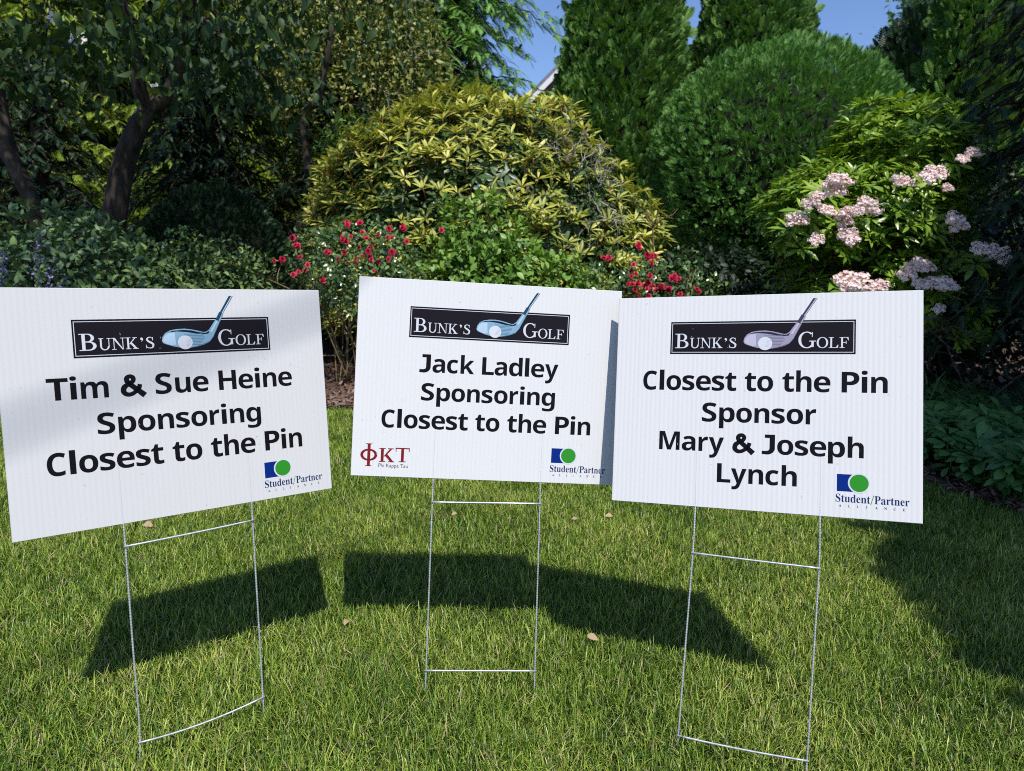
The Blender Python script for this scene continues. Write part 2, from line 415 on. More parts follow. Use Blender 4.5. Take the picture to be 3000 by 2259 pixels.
SERIF = {
 'B': (.93, g_bar(.13, 0, .28, 1) + sf((0, 0, .4, .05), (0, .95, .4, 1)) + g_ring(.38, .745, .31, .255, .145, .055, -90, 90) + g_ring(.42, .27, .36, .27, .155, .06, -90, 90) + sf((.28, .485, .42, .545), (.28, 0, .42, .055))),
 'U': (1.0, g_bar(.12, .32, .26, 1) + sf((0, .95, .4, 1), (.66, .95, .98, 1), (.79, .32, .85, 1)) + g_ring(.485, .33, .365, .35, .13, .08, 180, 360, n=30)),
 'N': (1.08, sf((.15, 0, .21, .97), (0, 0, .36, .05), (0, .95, .24, 1), (.86, 0, .92, 1), (.70, .95, 1.06, 1)) + g_poly((.08, 1), (.28, 1), (.92, 0), (.83, 0))),
 'K': (1.02, g_bar(.13, 0, .28, 1) + sf((0, 0, .42, .05), (0, .95, .42, 1), (.58, .95, .94, 1), (.58, 0, 1.03, .05)) + g_poly((.27, .42), (.36, .42), (.82, .96), (.72, .96)) + g_poly((.36, .50), (.50, .58), (.96, 0.03), (.74, 0.03))),
 "'": (.36, g_ring(.16, .86, .1, .1, .1, .1, p=2) + g_str([(.24, .88), (.24, .76), (.12, .62)], [.07, .07, .02])),
 'S': (.66, g_str([(.53, .84), (.40, .965), (.22, .94), (.12, .78), (.22, .62), (.42, .48), (.55, .33), (.50, .10), (.30, .03), (.12, .09), (.05, .22)], [.04, .06, .08, .12, .15, .16, .15, .11, .07, .06, .04]) + sf((.50, .70, .55, .98), (.03, .02, .07, .32))),
 'G': (1.08, g_ring(.5, .5, .49, .52, .165, .06, 48, 318) + sf((.77, .06, .91, .42), (.64, .40, 1.04, .45), (.80, .70, .845, .99))),
 'O': (1.06, g_ring(.52, .5, .49, .52, .165, .055)),
 'L': (.86, g_bar(.13, 0, .28, 1) + sf((0, 0, .78, .05), (0, .95, .42, 1)) + g_poly((.60, .04), (.78, .04), (.81, .30), (.77, .30))),
 'F': (.80, g_bar(.13, 0, .28, 1) + sf((0, 0, .42, .05), (0, .95, .74, 1), (.28, .48, .56, .535), (.53, .36, .575, .66)) + g_poly((.60, .97), (.74, .97), (.77, .70), (.73, .70))),
 'k': (1.10, g_bar(.14, 0, .34, 1) + sf((0.02, 0, .46, .06), (0.02, .94, .46, 1), (.62, .94, 1.02, 1), (.64, 0, 1.1, .06)) + g_poly((.33, .40), (.45, .40), (.92, .96), (.76, .96)) + g_poly((.40, .48), (.56, .60), (1.04, 0.03), (.80, 0.03))),
 'T': (1.0, g_bar(.40, 0, .60, .95) + sf((.26, 0, .74, .06), (.02, .92, .98, 1)) + g_poly((.0, .99), (.07, .99), (.07, .72), (.02, .72)) + g_poly((.93, .99), (1.0, .99), (.98, .72), (.93, .72))),
 'f': (1.2, g_ring(.56, .46, .56, .43, .19, .13) + g_bar(.46, -.34, .66, 1.26) + sf((.36, -.36, .76, -.30), (.36, 1.22, .76, 1.28))),
}
MM = 0.001
def lay_text(mb, font, s, x0, x1, base, cap, z, gap=0.0, slope=0.0):
    """lay a string between x0 and x1 (mm), baseline at base (mm below the panel's top edge)"""
    x = 0; items = []; lo = 1e9; hi = -1e9
    for ch in s:
        adv, pieces = font[ch]
        for V, F in pieces:
            V = np.array(V, float) + (x, 0); items.append((V, F)); lo = min(lo, V[:, 0].min()); hi = max(hi, V[:, 0].max())
        x += adv + gap
    k = (x1 - x0) / (hi - lo)
    for i, (V, F) in enumerate(items):
        X = x0 + (V[:, 0] - lo) * k
        P = np.stack([X * MM, -(base + slope * (X - x0) - V[:, 1] * cap) * MM, np.full(len(V), z + 4e-6 * (i % 7))], 1)
        fs = []
        for f in F:
            a = P[list(f)]; s_ = sum(a[j][0] * a[(j + 1) % len(f)][1] - a[(j + 1) % len(f)][0] * a[j][1] for j in range(len(f)))
            fs.append(f if s_ > 0 else tuple(reversed(f)))
        mb.addpoly(P, fs)
def math_bold(s):
    return ''.join(chr(0x1D400 + ord(c) - 65) if 'A' <= c <= 'Z' else chr(0x1D41A + ord(c) - 97) if 'a' <= c <= 'z' else c for c in s)
def font_text(name, s, x0, x1, base, cap, z, mat, parent, matrix, spacing=1.0, capref='H'):
    """text in the built-in face, fitted to a width and a cap height"""
    def geo(t, sp=1.0):
        c = bpy.data.curves.new('t', 'FONT'); c.body = t; c.space_character = sp; c.resolution_u = 4
        o = bpy.data.objects.new('t', c); COL.objects.link(o); bpy.context.view_layer.update()
        me = bpy.data.meshes.new_from_object(o.evaluated_get(bpy.context.evaluated_depsgraph_get()))
        bpy.data.objects.remove(o); bpy.data.curves.remove(c); return me
    h = geo(capref); ch = max(v.co.y for v in h.vertices); bpy.data.meshes.remove(h)
    me = geo(s, spacing); co = np.array([v.co[:] for v in me.vertices]); lo, hi = co[:, 0].min(), co[:, 0].max()
    for v in me.vertices:
        v.co = ((x0 + (v.co.x - lo) * (x1 - x0) / (hi - lo)) * MM, (-base + v.co.y / ch * cap) * MM, z)
    me.materials.clear(); me.materials.append(mat); me.name = name
    o = bpy.data.objects.new(name, me); COL.objects.link(o); o.parent = parent; o.matrix_local = matrix
    return o
def refine_heavy_face():
    # take the built-in bold sans outlines where they exist, fitted to the widths set above
    def geo(t):
        c = bpy.data.curves.new('t', 'FONT'); c.body = t; c.resolution_u = 5
        o = bpy.data.objects.new('t', c); COL.objects.link(o); bpy.context.view_layer.update()
        me = bpy.data.meshes.new_from_object(o.evaluated_get(bpy.context.evaluated_depsgraph_get()))
        V = np.array([v.co[:2] for v in me.vertices]).reshape(-1, 2); F = [tuple(p.vertices) for p in me.polygons]
        bpy.data.objects.remove(o); bpy.data.curves.remove(c); bpy.data.meshes.remove(me); return V, F
    sb = lambda c: chr(0x1D5D4 + ord(c) - 65) if 'A' <= c <= 'Z' else chr(0x1D5EE + ord(c) - 97)
    H = geo(sb('H'))[0]
    if len(H) < 8: return
    cap = H[:, 1].max()
    for ch in list(BOLD):
        if not ch.isalpha() or ch == 'J': continue
        V, F = geo(sb(ch))
        if len(V) < 4: continue
        adv, old = BOLD[ch]; xs = np.concatenate([np.array(v)[:, 0] for v, f in old])
        V = V.copy(); lo, hi = V[:, 0].min(), V[:, 0].max()
        V[:, 0] = xs.min() + (V[:, 0] - lo) * (xs.max() - xs.min()) / (hi - lo); V[:, 1] /= cap
        BOLD[ch] = (adv, [(V.tolist(), F)])
refine_heavy_face()
from mathutils.geometry import tessellate_polygon
def flat(mb, pts, z):
    """a filled outline (mm) printed on the panel"""
    tri = tessellate_polygon([[Vector((x, y, 0)) for x, y in pts]])
    P = np.array([(x * MM, -y * MM, z) for x, y in pts]); fs = []
    for a, b, c in tri:
        s_ = (P[b][0] - P[a][0]) * (P[c][1] - P[a][1]) - (P[b][1] - P[a][1]) * (P[c][0] - P[a][0])
        fs.append((a, b, c) if s_ > 0 else (a, c, b))
    mb.addpoly(P, fs)
def disc(cx, cy, r, ry=None, n=48): return [(cx + r * math.cos(2 * math.pi * i / n), cy + (ry or r) * math.sin(2 * math.pi * i / n)) for i in range(n)]

def mat_panel(name, rib, w):
    """white fluted plastic board: thin upright ribs show through the skin"""
    m = bpy.data.materials.new(name); m.use_nodes = True; n, l = m.node_tree.nodes, m.node_tree.links
    b = n['Principled BSDF']; b.inputs['Roughness'].default_value = 0.65; b.inputs['Specular IOR Level'].default_value = 0.08
    tc = n.new('ShaderNodeTexCoord'); wv = n.new('ShaderNodeTexWave'); wv.wave_type = 'BANDS'; wv.bands_direction = 'X'
    wv.inputs['Scale'].default_value = 32.0; wv.inputs['Distortion'].default_value = 0.0
    no = n.new('ShaderNodeTexNoise'); no.inputs['Scale'].default_value = 60; mp = n.new('ShaderNodeMapping'); mp.inputs['Scale'].default_value = (1, 0.02, 1)
    l.new(tc.outputs['Object'], wv.inputs[0]); l.new(tc.outputs['Object'], mp.inputs[0]); l.new(mp.outputs[0], no.inputs['Vector'])
    ad = n.new('ShaderNodeMath'); ad.operation = 'MULTIPLY_ADD'; ad.inputs[1].default_value = 0.8; l.new(no.outputs['Fac'], ad.inputs[0]); l.new(wv.outputs['Fac'], ad.inputs[2])
    cr = n.new('ShaderNodeValToRGB'); fill_ramp(cr, [(w * (.97 - .13 * rib), w * (.97 - .13 * rib), w * (.975 - .11 * rib)), (w, w, w)], 0.3, 1.2)
    bp = n.new('ShaderNodeBump'); bp.inputs['Strength'].default_value = rib; bp.inputs['Distance'].default_value = 0.0007
    l.new(ad.outputs[0], cr.inputs[0]); l.new(cr.outputs[0], b.inputs['Base Color']); l.new(ad.outputs[0], bp.inputs['Height']); l.new(bp.outputs[0], b.inputs['Normal'])
    return m
def mat_ink(name, srgb, rough=.4): return mat_plain(name, s2l(srgb), rough, 0, .12)
M['ink'] = mat_ink('black_ink', (16, 14, 18)); M['inkblue'] = mat_ink('banner_black', (10, 15, 22)); M['inkin'] = mat_ink('banner_field', (24, 20, 25))
M['inkwhite'] = mat_ink('white_ink', (200, 203, 210)); M['inkgreen'] = mat_ink('green_ink', (46, 136, 40)); M['inkblue2'] = mat_ink('blue_ink', (4, 38, 118))
M['inknavy'] = mat_ink('navy_ink', (20, 44, 92)); M['inkred'] = mat_ink('red_ink', (118, 28, 34)); M['inkbrown'] = mat_ink('brown_ink', (58, 40, 48))
M['scuff'] = mat_plain('pale_scuff', (.50, .51, .53), .6)
M['speck'] = mat_plain('dirt_speck', (.22, .22, .18), .8)
M['crease'] = mat_plain('panel_crease', (.50, .51, .54), .5)
def mat_wire():
    m = mat_noise('galvanised_wire', [(0.45, 0.46, 0.48), (0.72, 0.74, 0.77)], 90, 0.42)
    m.node_tree.nodes['Principled BSDF'].inputs['Metallic'].default_value = 0.6
    return m
M['wire'] = mat_wire()

CLUB = dict(
 head=[[-32.1, 101.8], [-30.8, 93.8], [-25.3, 85.9], [-16.0, 80.6], [-3.0, 78.2], [11.8, 77.7], [24.7, 79.5], [37.6, 82.5], [48.5, 85.6], [54.0, 84.7], [59.3, 80.8], [73.4, 60.5], [82.4, 65.1], [66.8, 96.5], [58.8, 106.2], [49.0, 111.0], [34.5, 114.9], [16.2, 117.4], [1.5, 115.8], [-11.6, 112.8], [-22.9, 108.8], [-29.6, 105.8]],
 crown=[[-21.6, 84.4], [-10.4, 81.5], [8.1, 80.1], [24.8, 81.6], [41.3, 86.1], [52.2, 87.4], [60.3, 83.2], [57.6, 89.0], [46.8, 90.1], [30.4, 87.6], [15.6, 84.7], [-2.9, 82.9], [-14.1, 84.0]],
 toe=[[-30.6, 100.8], [-27.0, 91.9], [-19.6, 86.4], [-7.5, 84.5], [-6.1, 109.9], [-13.5, 110.8], [-22.9, 107.8], [-29.0, 104.2]],
 sole=[[41.7, 111.0], [58.8, 104.6], [66.4, 95.5], [81.0, 65.8], [82.4, 65.1], [66.8, 96.5], [58.8, 106.2], [49.0, 111.0], [34.5, 114.9], [19.9, 117.0]],
 hosel=[[61.2, 84.7], [75.6, 61.9], [78.1, 63.3], [65.2, 86.7]],
 ferrule=[[73.4, 60.5], [82.4, 44.4], [90.2, 49.0], [82.4, 65.1]], ferhi=[[79.7, 62.5], [87.5, 48.0], [89.8, 49.2], [82.4, 64.5]],
 shaft=[[83.5, 45.0], [104.2, 10.8], [112.2, 11.0], [88.9, 48.4]], shafthi=[[86.9, 47.0], [109.2, 10.9], [111.1, 11.0], [88.4, 48.0]])

def yard_sign(label, ux, uy, uz, t, stake, lines, dy, tint, rib, white, greek=False, sag=0.0):
    """a fluted board on a wire H-stake: every printed block is a mesh of its own on the board"""
    base = (np.array(stake['gr'][0]) + np.array(stake['gr'][1])) / 2; base[2] = 0
    e = thing('yard_sign', label, 'yard sign', base, 'golf sponsor signs on wire stakes')
    R = np.array([ux, uy, uz]).T                       # columns: right, up, towards the reader
    Ml = Matrix([[*R[i], t[i] - base[i]] for i in range(3)] + [[0, 0, 0, 1]])
    W, H, T = .3048, .4572, .004
    mb = MB(); c = .0008
    V = [(x * (W - i), -(H / 2) + y * (H / 2 - i), z) for z, i in ((0, c), (-c, 0), (-T + c, 0), (-T, c)) for x, y in ((-1, -1), (1, -1), (1, 1), (-1, 1))]
    F = [(0, 1, 2, 3), (15, 14, 13, 12)] + [(k * 4 + 4 + a, k * 4 + 4 + b, k * 4 + b, k * 4 + a) for k in range(3) for a, b in ((0, 1), (1, 2), (2, 3), (3, 0))]
    mb.addpoly(V, F); mb.build('panel', mat_panel('fluted_board', rib, white), e, matrix=Ml)
    # banner > frame line, lettering, club, ball
    Z = 1.6e-4; top, bot = 56.8 + dy[0], 128.0 + dy[1]
    mb = MB(); flat(mb, [(-185.5, top), (184.6, top), (184.6, bot), (-186, bot)], Z)
    ban = mb.build('banner', M['inkblue'], e, matrix=Ml)
    def sub(name, mb, mat): return mb.build(name, mat, ban)
    mb = MB(); x0, x1, y0, y1 = -182.8, 181.6, top + 3.4, bot - 3.4; w = 1.25
    for q in ([(x0, y0), (x1, y0), (x1, y0 + w), (x0, y0 + w)], [(x0, y1 - w), (x1, y1 - w), (x1, y1), (x0, y1)], [(x0, y0 + w), (x0 + w, y0 + w), (x0 + w, y1 - w), (x0, y1 - w)], [(x1 - w, y0 + w), (x1, y0 + w), (x1, y1 - w), (x1 - w, y1 - w)]): flat(mb, q, 2 * Z)
    sub('border_line', mb, M['inkwhite'])
    mb = MB(); flat(mb, [(x0 + w + .6, y0 + w + .6), (x1 - w - .6, y0 + w + .6), (x1 - w - .6, y1 - w - .6), (x0 + w + .6, y1 - w - .6)], 2 * Z); sub('field', mb, M['inkin'])
    d = (dy[0] + dy[1]) / 2; bs = 115 + d; mb = MB()
    lay_text(mb, SERIF, 'B', -175.6, -147.0, bs, 32, 3 * Z); lay_text(mb, SERIF, 'UNK', -143.6, -75, bs, 22.6, 3 * Z, .03)
    lay_text(mb, SERIF, "'", -71, -66, bs, 22.6, 3 * Z); lay_text(mb, SERIF, 'S', -61.5, -46.5, bs, 22.6, 3 * Z)
    lay_text(mb, SERIF, 'G', 76.7, 110.4, bs, 33.4, 3 * Z); lay_text(mb, SERIF, 'O', 111.8, 133.3, bs, 22, 3 * Z)
    lay_text(mb, SERIF, 'LF', 134.6, 171.8, bs, 22, 3 * Z, .05)
    sub('lettering', mb, M['inkwhite'])
    def club(name, key, zl, srgb, shift=0.0):
        mb = MB(); flat(mb, [(x, y + d) for x, y in CLUB[key]], zl * Z); return sub(name, mb, mat_ink(name + '_ink', srgb))
    club('club_head', 'head', 4, tint['mid']); club('club_toe', 'toe', 5, tint['light']); club('club_crown', 'crown', 5, tint['dark']); club('club_sole', 'sole', 5, tint['deep'])
    club('club_hosel', 'hosel', 6, tint['light']); club('club_ferrule', 'ferrule', 5, tint['shaft']); club('ferrule_highlight', 'ferhi', 6, tint['mid'])
    club('club_shaft', 'shaft', 5, tint['shaft']); club('shaft_highlight', 'shafthi', 6, tint['light'])
    mb = MB()
    for i in range(8):
        y = 88.5 + i * 3.1 + d; xa = 10 + i * .6; xb = 51 - abs(i - 2.5) * 2.2
        flat(mb, [(xa, y), (xb, y), (xb, y + .8), (xa, y + .8)], 6 * Z)
    sub('club_groove', mb, mat_ink('groove_ink', tint['deep']))
    mb = MB(); flat(mb, disc(11.4, 105.6 + d, 14.2, 14.0), 7 * Z); ball = sub('golf_ball', mb, M['inkwhite'])
    mb = MB()
    for i in range(6):
        for j in range(4):
            x, y = 17 + j * 2.1 - i * 1.0 + 2 * (i % 2) * .5, 98.5 + i * 2.6 + j * .4
            if (x - 11.4) ** 2 + (y - 105.6) ** 2 < 11.8 ** 2: flat(mb, disc(x, y + d, .72, n=8), 8 * Z)
    sub('ball_dimple', mb, mat_ink('dimple_ink', (172, 178, 190)))
    # small scuffs and bits of grass stuck to the board
    rs = np.random.default_rng(int(abs(t[0]) * 1000)); 
    for nm, mt, n, sz in (('scuff', M['scuff'], 16, 1.6), ('speck', M['speck'], 14, 1.0)):
        mb = MB()
        for k in range(n):
            x, y, a, l = rs.uniform(-290, 290), rs.uniform(10, 450), rs.uniform(0, 3.14), sz * rs.uniform(.4, 1.6); ca, sa = math.cos(a), math.sin(a)
            flat(mb, [(x - l * ca + .3 * sa, y - l * sa - .3 * ca), (x + l * ca + .2 * sa, y + l * sa - .2 * ca), (x + l * ca - .3 * sa, y + l * sa + .3 * ca), (x - l * ca - .2 * sa, y - l * sa + .2 * ca)], 9 * Z)
        mb.build(nm, mt, e, matrix=Ml)
    # the lines of text
    for s, xa, xb, ba, bb, cap in lines:
        mb = MB(); lay_text(mb, BOLD, s, xa, xb, ba, cap, Z, 0.0, (bb - ba) / (xb - xa)); mb.build('text_line', M['ink'], e, matrix=Ml)
    # alliance logo
    o = dy[2]; sx = dy[3]; mb = MB(); flat(mb, [(153 + sx, 370.4 + o), (188 + sx, 370.4 + o), (188 + sx, 404.6 + o), (153 + sx, 404.6 + o)], Z)
    lg = mb.build('alliance_logo', M['inkblue2'], e, matrix=Ml)
    mb = MB(); flat(mb, disc(193.3 + sx, 386.8 + o, 20.2), 2 * Z); mb.build('white_ring', M['panelwhite'], lg)
    mb = MB(); flat(mb, disc(193.3 + sx, 386.8 + o, 17.2), 3 * Z); mb.build('green_disc', M['inkgreen'], lg)
    I = Matrix.Identity(4)
    font_text('logo_name', math_bold('Student'), 151 + sx, 213.5 + sx, 425.6 + o, 16, Z, M['inknavy'], lg, I, capref=math_bold('S'))
    font_text('logo_name', math_bold('Partner'), 221 + sx, 282 + sx, 425.6 + o, 15.6, Z, M['inknavy'], lg, I, capref=math_bold('P'))
    mb = MB(); flat(mb, [(213.6 + sx, 428 + o), (215 + sx, 428 + o), (220.6 + sx, 409 + o), (219.2 + sx, 409 + o)], Z); mb.build('logo_slash', M['inkgreen'], lg)
    for i, ch in enumerate('ALLIANCE'):
        x = 157 + sx + i * 16.25; wd = {'I': 2.0, 'L': 3.8, 'E': 3.8, 'C': 4.4}.get(ch, 4.9)
        font_text('logo_tagline', math_bold(ch), x, x + wd, 435.6 + o, 5.0, Z, M['inknavy'], lg, I, capref=math_bold('E'))
    if greek:
        mb = MB(); lay_text(mb, SERIF, 'k', -242, -206.3, 423.2, 32, Z); lay_text(mb, SERIF, 'T', -205, -172.2, 422.2, 33, Z)
        lay_text(mb, SERIF, 'f', -284.6, -246.2, 422.6, 32, Z)
        gl = mb.build('greek_letters', M['inkred'], e, matrix=Ml)
        font_text('greek_name', 'Phi Kappa Tau', -242.5, -175.5, 435.2, 8.4, Z, M['inkbrown'], gl, I, capref='P')
    # creases over the stake legs inside the flutes
    inv = Ml.inverted(); mb = MB()
    for q, hh in zip(stake['ex'], (118, 128)):
        p = inv @ (Vector(q) - Vector(base)); x = p.x * 1000
        flat(mb, [(x - .5, 457 - hh), (x + .4, 457 - hh), (x + .6, 456.5), (x - .7, 456.5)], .5 * Z)
    mb.build('crease', M['crease'], e, matrix=Ml)
    # H-stake: two crimped uprights, two cross bars
    back = -R[:, 2] * .002
    ends = []
    for k in (0, 1):
        ex, tp, bt, gd = (np.array(stake[q][k], float) for q in ('ex', 'top', 'bot', 'gr'))
        dn = unit(gd - bt) if np.linalg.norm(gd - bt) > .01 else np.array([0, .02, -1.0])
        P = np.array([ex + R[:, 1] * .03, ex, tp, (tp + bt) / 2, bt, gd + dn * .12]) + back - base
        P[3] = (P[2] + P[4]) / 2
        C = curve_pts(P, 40); mb = MB(); L = np.concatenate([[0], np.cumsum(np.linalg.norm(np.diff(C, axis=0), axis=1))])
        n = int(L[-1] / .0019); Q = np.stack([np.interp(np.linspace(0, L[-1], n), L, C[:, i]) for i in range(3)], 1)
        tube(mb, Q, np.where(np.arange(n) % 3 == 0, .0023, .0017), 7); mb.build('stake_leg', M['wire'], e, smooth=True)
        ends.append((tp + back - base, bt + back - base))
    for j, sg in ((0, sag * .12), (1, sag)):
        a, b = ends[0][j], ends[1][j]; fr = R[:, 2] * .0034
        P = [a + (b - a) * q + fr + np.array([0, 0, -sg * 4 * q * (1 - q)]) for q in np.linspace(-.012, 1.012, 12)]
        mb = MB(); tube(mb, P, .0021, 8); mb.build('stake_crossbar', M['wire'], e, smooth=True)
    return e
M['panelwhite'] = mat_plain('logo_gap_white', (.59, .60, .635), .6, 0, .1)
BLUE = dict(mid=(125, 160, 182), light=(168, 192, 210), dark=(14, 26, 42), deep=(84, 120, 146), shaft=(28, 62, 88))
GREY = dict(mid=(146, 143, 162), light=(178, 175, 192), dark=(44, 42, 58), deep=(112, 108, 130), shaft=(62, 58, 76))
yard_sign('white yard sign with upward slanting text, blue club and a soft shadow stripe across it',
          (.78542, .61887, -.011), (-.08963, .13131, .98728), (.61244, -.77444, .1586), (-.68801, 1.45736, .91135),
          dict(ex=[[-.7459, 1.3189, .4584], [-.5516, 1.4718, .4545]], top=[[-.7425, 1.3145, .4176], [-.5493, 1.4676, .4197]],
               bot=[[-.7136, 1.2689, .0247], [-.5216, 1.4215, .0295]], gr=[[-.7143, 1.2641, -.0001], [-.5192, 1.4168, -.0083]]),
          [('Tim & Sue Heine', -233.4, 228.1, 208, 212.4, 41), ('Sponsoring', -156.6, 153.9, 278.3, 284.2, 40.5), ('Closest to the Pin', -242.9, 241.6, 347.5, 351, 42.5)],
          (2.5, 3.6, 6.0, 0.5), BLUE, .05, .60, sag=.009)
yard_sign('white yard sign with dark red Greek letters in its lower corner and shaded edge',
          (.99733, .06875, -.02448), (.01304, .16212, .98668), (.0718, -.98437, .1608), (-.05349, 1.67542, .93499),
          dict(ex=[[-.1751, 1.5933, .4866], [.074, 1.6106, .4815]], top=[[-.175, 1.5844, .4329], [.0754, 1.6025, .4319]],
               bot=[[-.1764, 1.5195, .0451], [.0779, 1.5377, .0427]], gr=[[-.1766, 1.5127, .0043], [.0781, 1.5306, .0002]]),
          [('Jack Ladley', -159.0, 163.3, 211.9, 211, 40.8), ('Sponsoring', -152.6, 158.8, 277.2, 276.6, 40), ('Closest to the Pin', -240.3, 245.6, 343.3, 341.9, 41.2)],
          (5.2, 5.1, 5.2, 3.8), BLUE, .06, .65, greek=True)
yard_sign('white ribbed yard sign with four text lines and lavender grey club overlapping its neighbour',
          (.93239, -.35213, .08164), (.01365, .25999, .96551), (-.36121, -.89912, .24722), (.52175, 1.54016, .93815),
          dict(ex=[[.4009, 1.4645, .4863], [.6299, 1.3778, .5053]], top=[[.3984, 1.444, .3907], [.63, 1.3553, .4054]],
               bot=[[.3793, 1.3664, .0112], [.6157, 1.2768, .0307]], gr=[[.3789, 1.3649, .0039], [.6141, 1.2708, .0]]),
          [('Closest to the Pin', -243.3, 242.9, 207.6, 205.8, 42), ('Sponsor', -114.1, 113.0, 274.2, 273, 40.5), ('Mary & Joseph', -203.6, 201.2, 338.1, 337, 40), ('Lynch', -79.8, 78.1, 401.9, 401, 40)],
          (0.0, 0.0, 0.0, 0.0), GREY, .22, .655, sag=.003)

# ------------------------------------------------------------------ plants
def inward(P, c): return unit(P - np.array(c))
UP = np.array([0, 0, 1.0])

M['rho_new'] = mat_leaf('rhododendron_yellow_leaf', [(0.120, 0.170, 0.035), (0.300, 0.340, 0.060), (0.530, 0.530, 0.105), (0.740, 0.690, 0.230)], 0.45, .18, .45, .35, 1.1)
M['rho_old'] = mat_leaf('rhododendron_dark_leaf', [(0.026, 0.065, 0.019), (0.058, 0.117, 0.033), (0.117, 0.169, 0.046)], 0.4, .12, .5, .3)
M['rho_stalk'] = mat_noise('rust_stalk', [(0.14, 0.05, 0.02), (0.28, 0.11, 0.035)], 25, .7)
def whorls(P, A, nleaf, L, tilt, tmpl, mb):
    """leaves set round each shoot tip like spokes"""
    N = len(P); ph = rng.uniform(0, 6.28, N)
    B = frames(A, rvec(N)); idx = np.repeat(np.arange(N), nleaf)
    k = np.tile(np.arange(nleaf), N); a = ph[idx] + k * (2 * math.pi / nleaf) + rng.normal(0, .18, len(idx))
    e = np.radians(tilt) + rng.normal(0, .22, len(idx))
    X, Y, Z = B[idx, :, 0], B[idx, :, 2], B[idx, :, 1]
    d = (np.cos(a) * np.cos(e))[:, None] * X + (np.sin(a) * np.cos(e))[:, None] * Y + np.sin(e)[:, None] * Z
    nr = Z * np.cos(e)[:, None] - ((np.cos(a)[:, None] * X + np.sin(a)[:, None] * Y) * np.sin(e)[:, None])
    keep = rng.random(len(idx)) < .93
    idx, d, nr = idx[keep], d[keep], nr[keep]
    sc = L * rng.uniform(.72, 1.15, len(idx))
    scatter(mb, tmpl, P[idx] + d * .012, d, nr + .18 * rvec(len(idx)), sc)
def rhododendron():
    c, r = (-.38, 6.9, 1.0), (1.62, 1.25, 1.45)
    e = thing('rhododendron', 'large domed rhododendron with yellow green leaf whorls behind the red roses', 'shrub', (c[0], c[1], 0))
    o = np.array([c[0], c[1], 0]); F = lambda mb, n, m, **k: mb.build(n, m, e, offset=o, **k)
    P, N = ellipsoid_pts(1700, c, r, -.55, .055, .07, 4.6, 24)
    g = (P[:, 0] > .45) & (P[:, 2] > 1.35) & (P[:, 2] < 2.3)
    keep = ~g | (rng.random(len(P)) < .42); P, N = P[keep], N[keep]
    A = unit(.6 * N + 1.0 * UP + .3 * rvec(len(P)))
    mb = MB(); whorls(P, A, 9, .122, 27, LEAF_RHO, mb); F(mb, 'foliage', M['rho_new'])
    P2, N2 = ellipsoid_pts(2000, c, np.array(r) * .93, -.7, .05, .06, 4.6, 24)
    mb = MB(); whorls(P2, unit(N2 + .5 * UP + .4 * rvec(len(P2))), 8, .115, 4, LEAF_LONG, mb); F(mb, 'old_foliage', M['rho_old'])
    mb = MB()
    for p, a in zip(P[::2], A[::2]): tube(mb, [p - a * .10 - UP * .02, p - a * .03, p + a * .012], [.004, .004, .0055], 4)
    F(mb, 'shoots', M['rho_stalk'])
    mb = MB()
    for k in range(9):
        b = np.array([c[0] + rng.normal(0, .14), c[1] + rng.normal(0, .14), 0]); d = rvec(1)[0]; d[2] = abs(d[2]) + .8
        twigs(mb, b, unit(d), 1.15, .03, 2, .3, 5)
    F(mb, 'stems', M['darkbark'])
    mb = MB()
    for k in range(26):
        p = np.array([rng.uniform(.3, .8), rng.uniform(5.8, 6.2), rng.uniform(1.1, 1.95)]); d = unit(np.array([rng.normal(0, .8), rng.normal(-.2, .5), rng.normal(.5, .7)]))
        twigs(mb, p, d, rng.uniform(.1, .24), rng.uniform(.004, .0095), 2, .6, 4)
    F(mb, 'bare_twigs', M['lichen'])
rhododendron()

def leafy_shrub(name, label, c, r, n, L, mat, tmpl=LEAF_OVAL, lo=-.5, depth=.12, rough=.14, freq=4, seed=5, up=.25, hang=0.0, stems=7, stemmat='darkbark', group=None, cat='shrub', sh=.9, sr=.012):
    e = thing(name, label, cat, (c[0], c[1], 0), group); o = np.array([c[0], c[1], 0])
    P, N = ellipsoid_pts(n, c, r, lo, depth, rough, freq, seed); P[:, 2] = np.maximum(P[:, 2], .03)
    ax = unit(rvec(len(P)) * .9 + N * .5 + UP * (up - hang)); nr = unit(N + .7 * UP + .8 * rvec(len(P)))
    mb = MB(); scatter(mb, tmpl, P, ax, nr, L * rng.uniform(.6, 1.2, len(P))); mb.build('foliage', mat, e, offset=o)
    if stems:
        mb = MB()
        for k in range(stems):
            d = unit(np.array([rng.normal(0, .5) * r[0], rng.normal(0, .5) * r[1], r[2] * 1.2]))
            twigs(mb, (c[0] + rng.normal(0, .1), c[1] + rng.normal(0, .1), 0), d, (c[2] + r[2]) * .55 * sh, sr, 2, .25, 4)
        mb.build('stems', M[stemmat], e, offset=o)
    return e, P, N

M['hyd'] = mat_leaf('hydrangea_leaf', [(0.052, 0.125, 0.018), (0.104, 0.229, 0.031), (0.187, 0.333, 0.046), (0.312, 0.437, 0.073)], .45, .22, .45, .25)
leafy_shrub('hydrangea_shrub', 'mid green broad leaved shrub between the two red rose bushes', (-.12, 5.45, .55), (.78, .42, .58), 5200, .062, M['hyd'], LEAF_OVAL, -.8, .12, .15, 5, 31, .2)
hyd2, _, _ = leafy_shrub('hydrangea_shoots', 'taller leafy green shoots rising against the yellow rhododendron', (-.28, 5.5, 1.02), (.36, .3, .38), 1200, .058, M['hyd'], LEAF_OVAL, -.6, .15, .25, 6, 32, .3, stems=5)

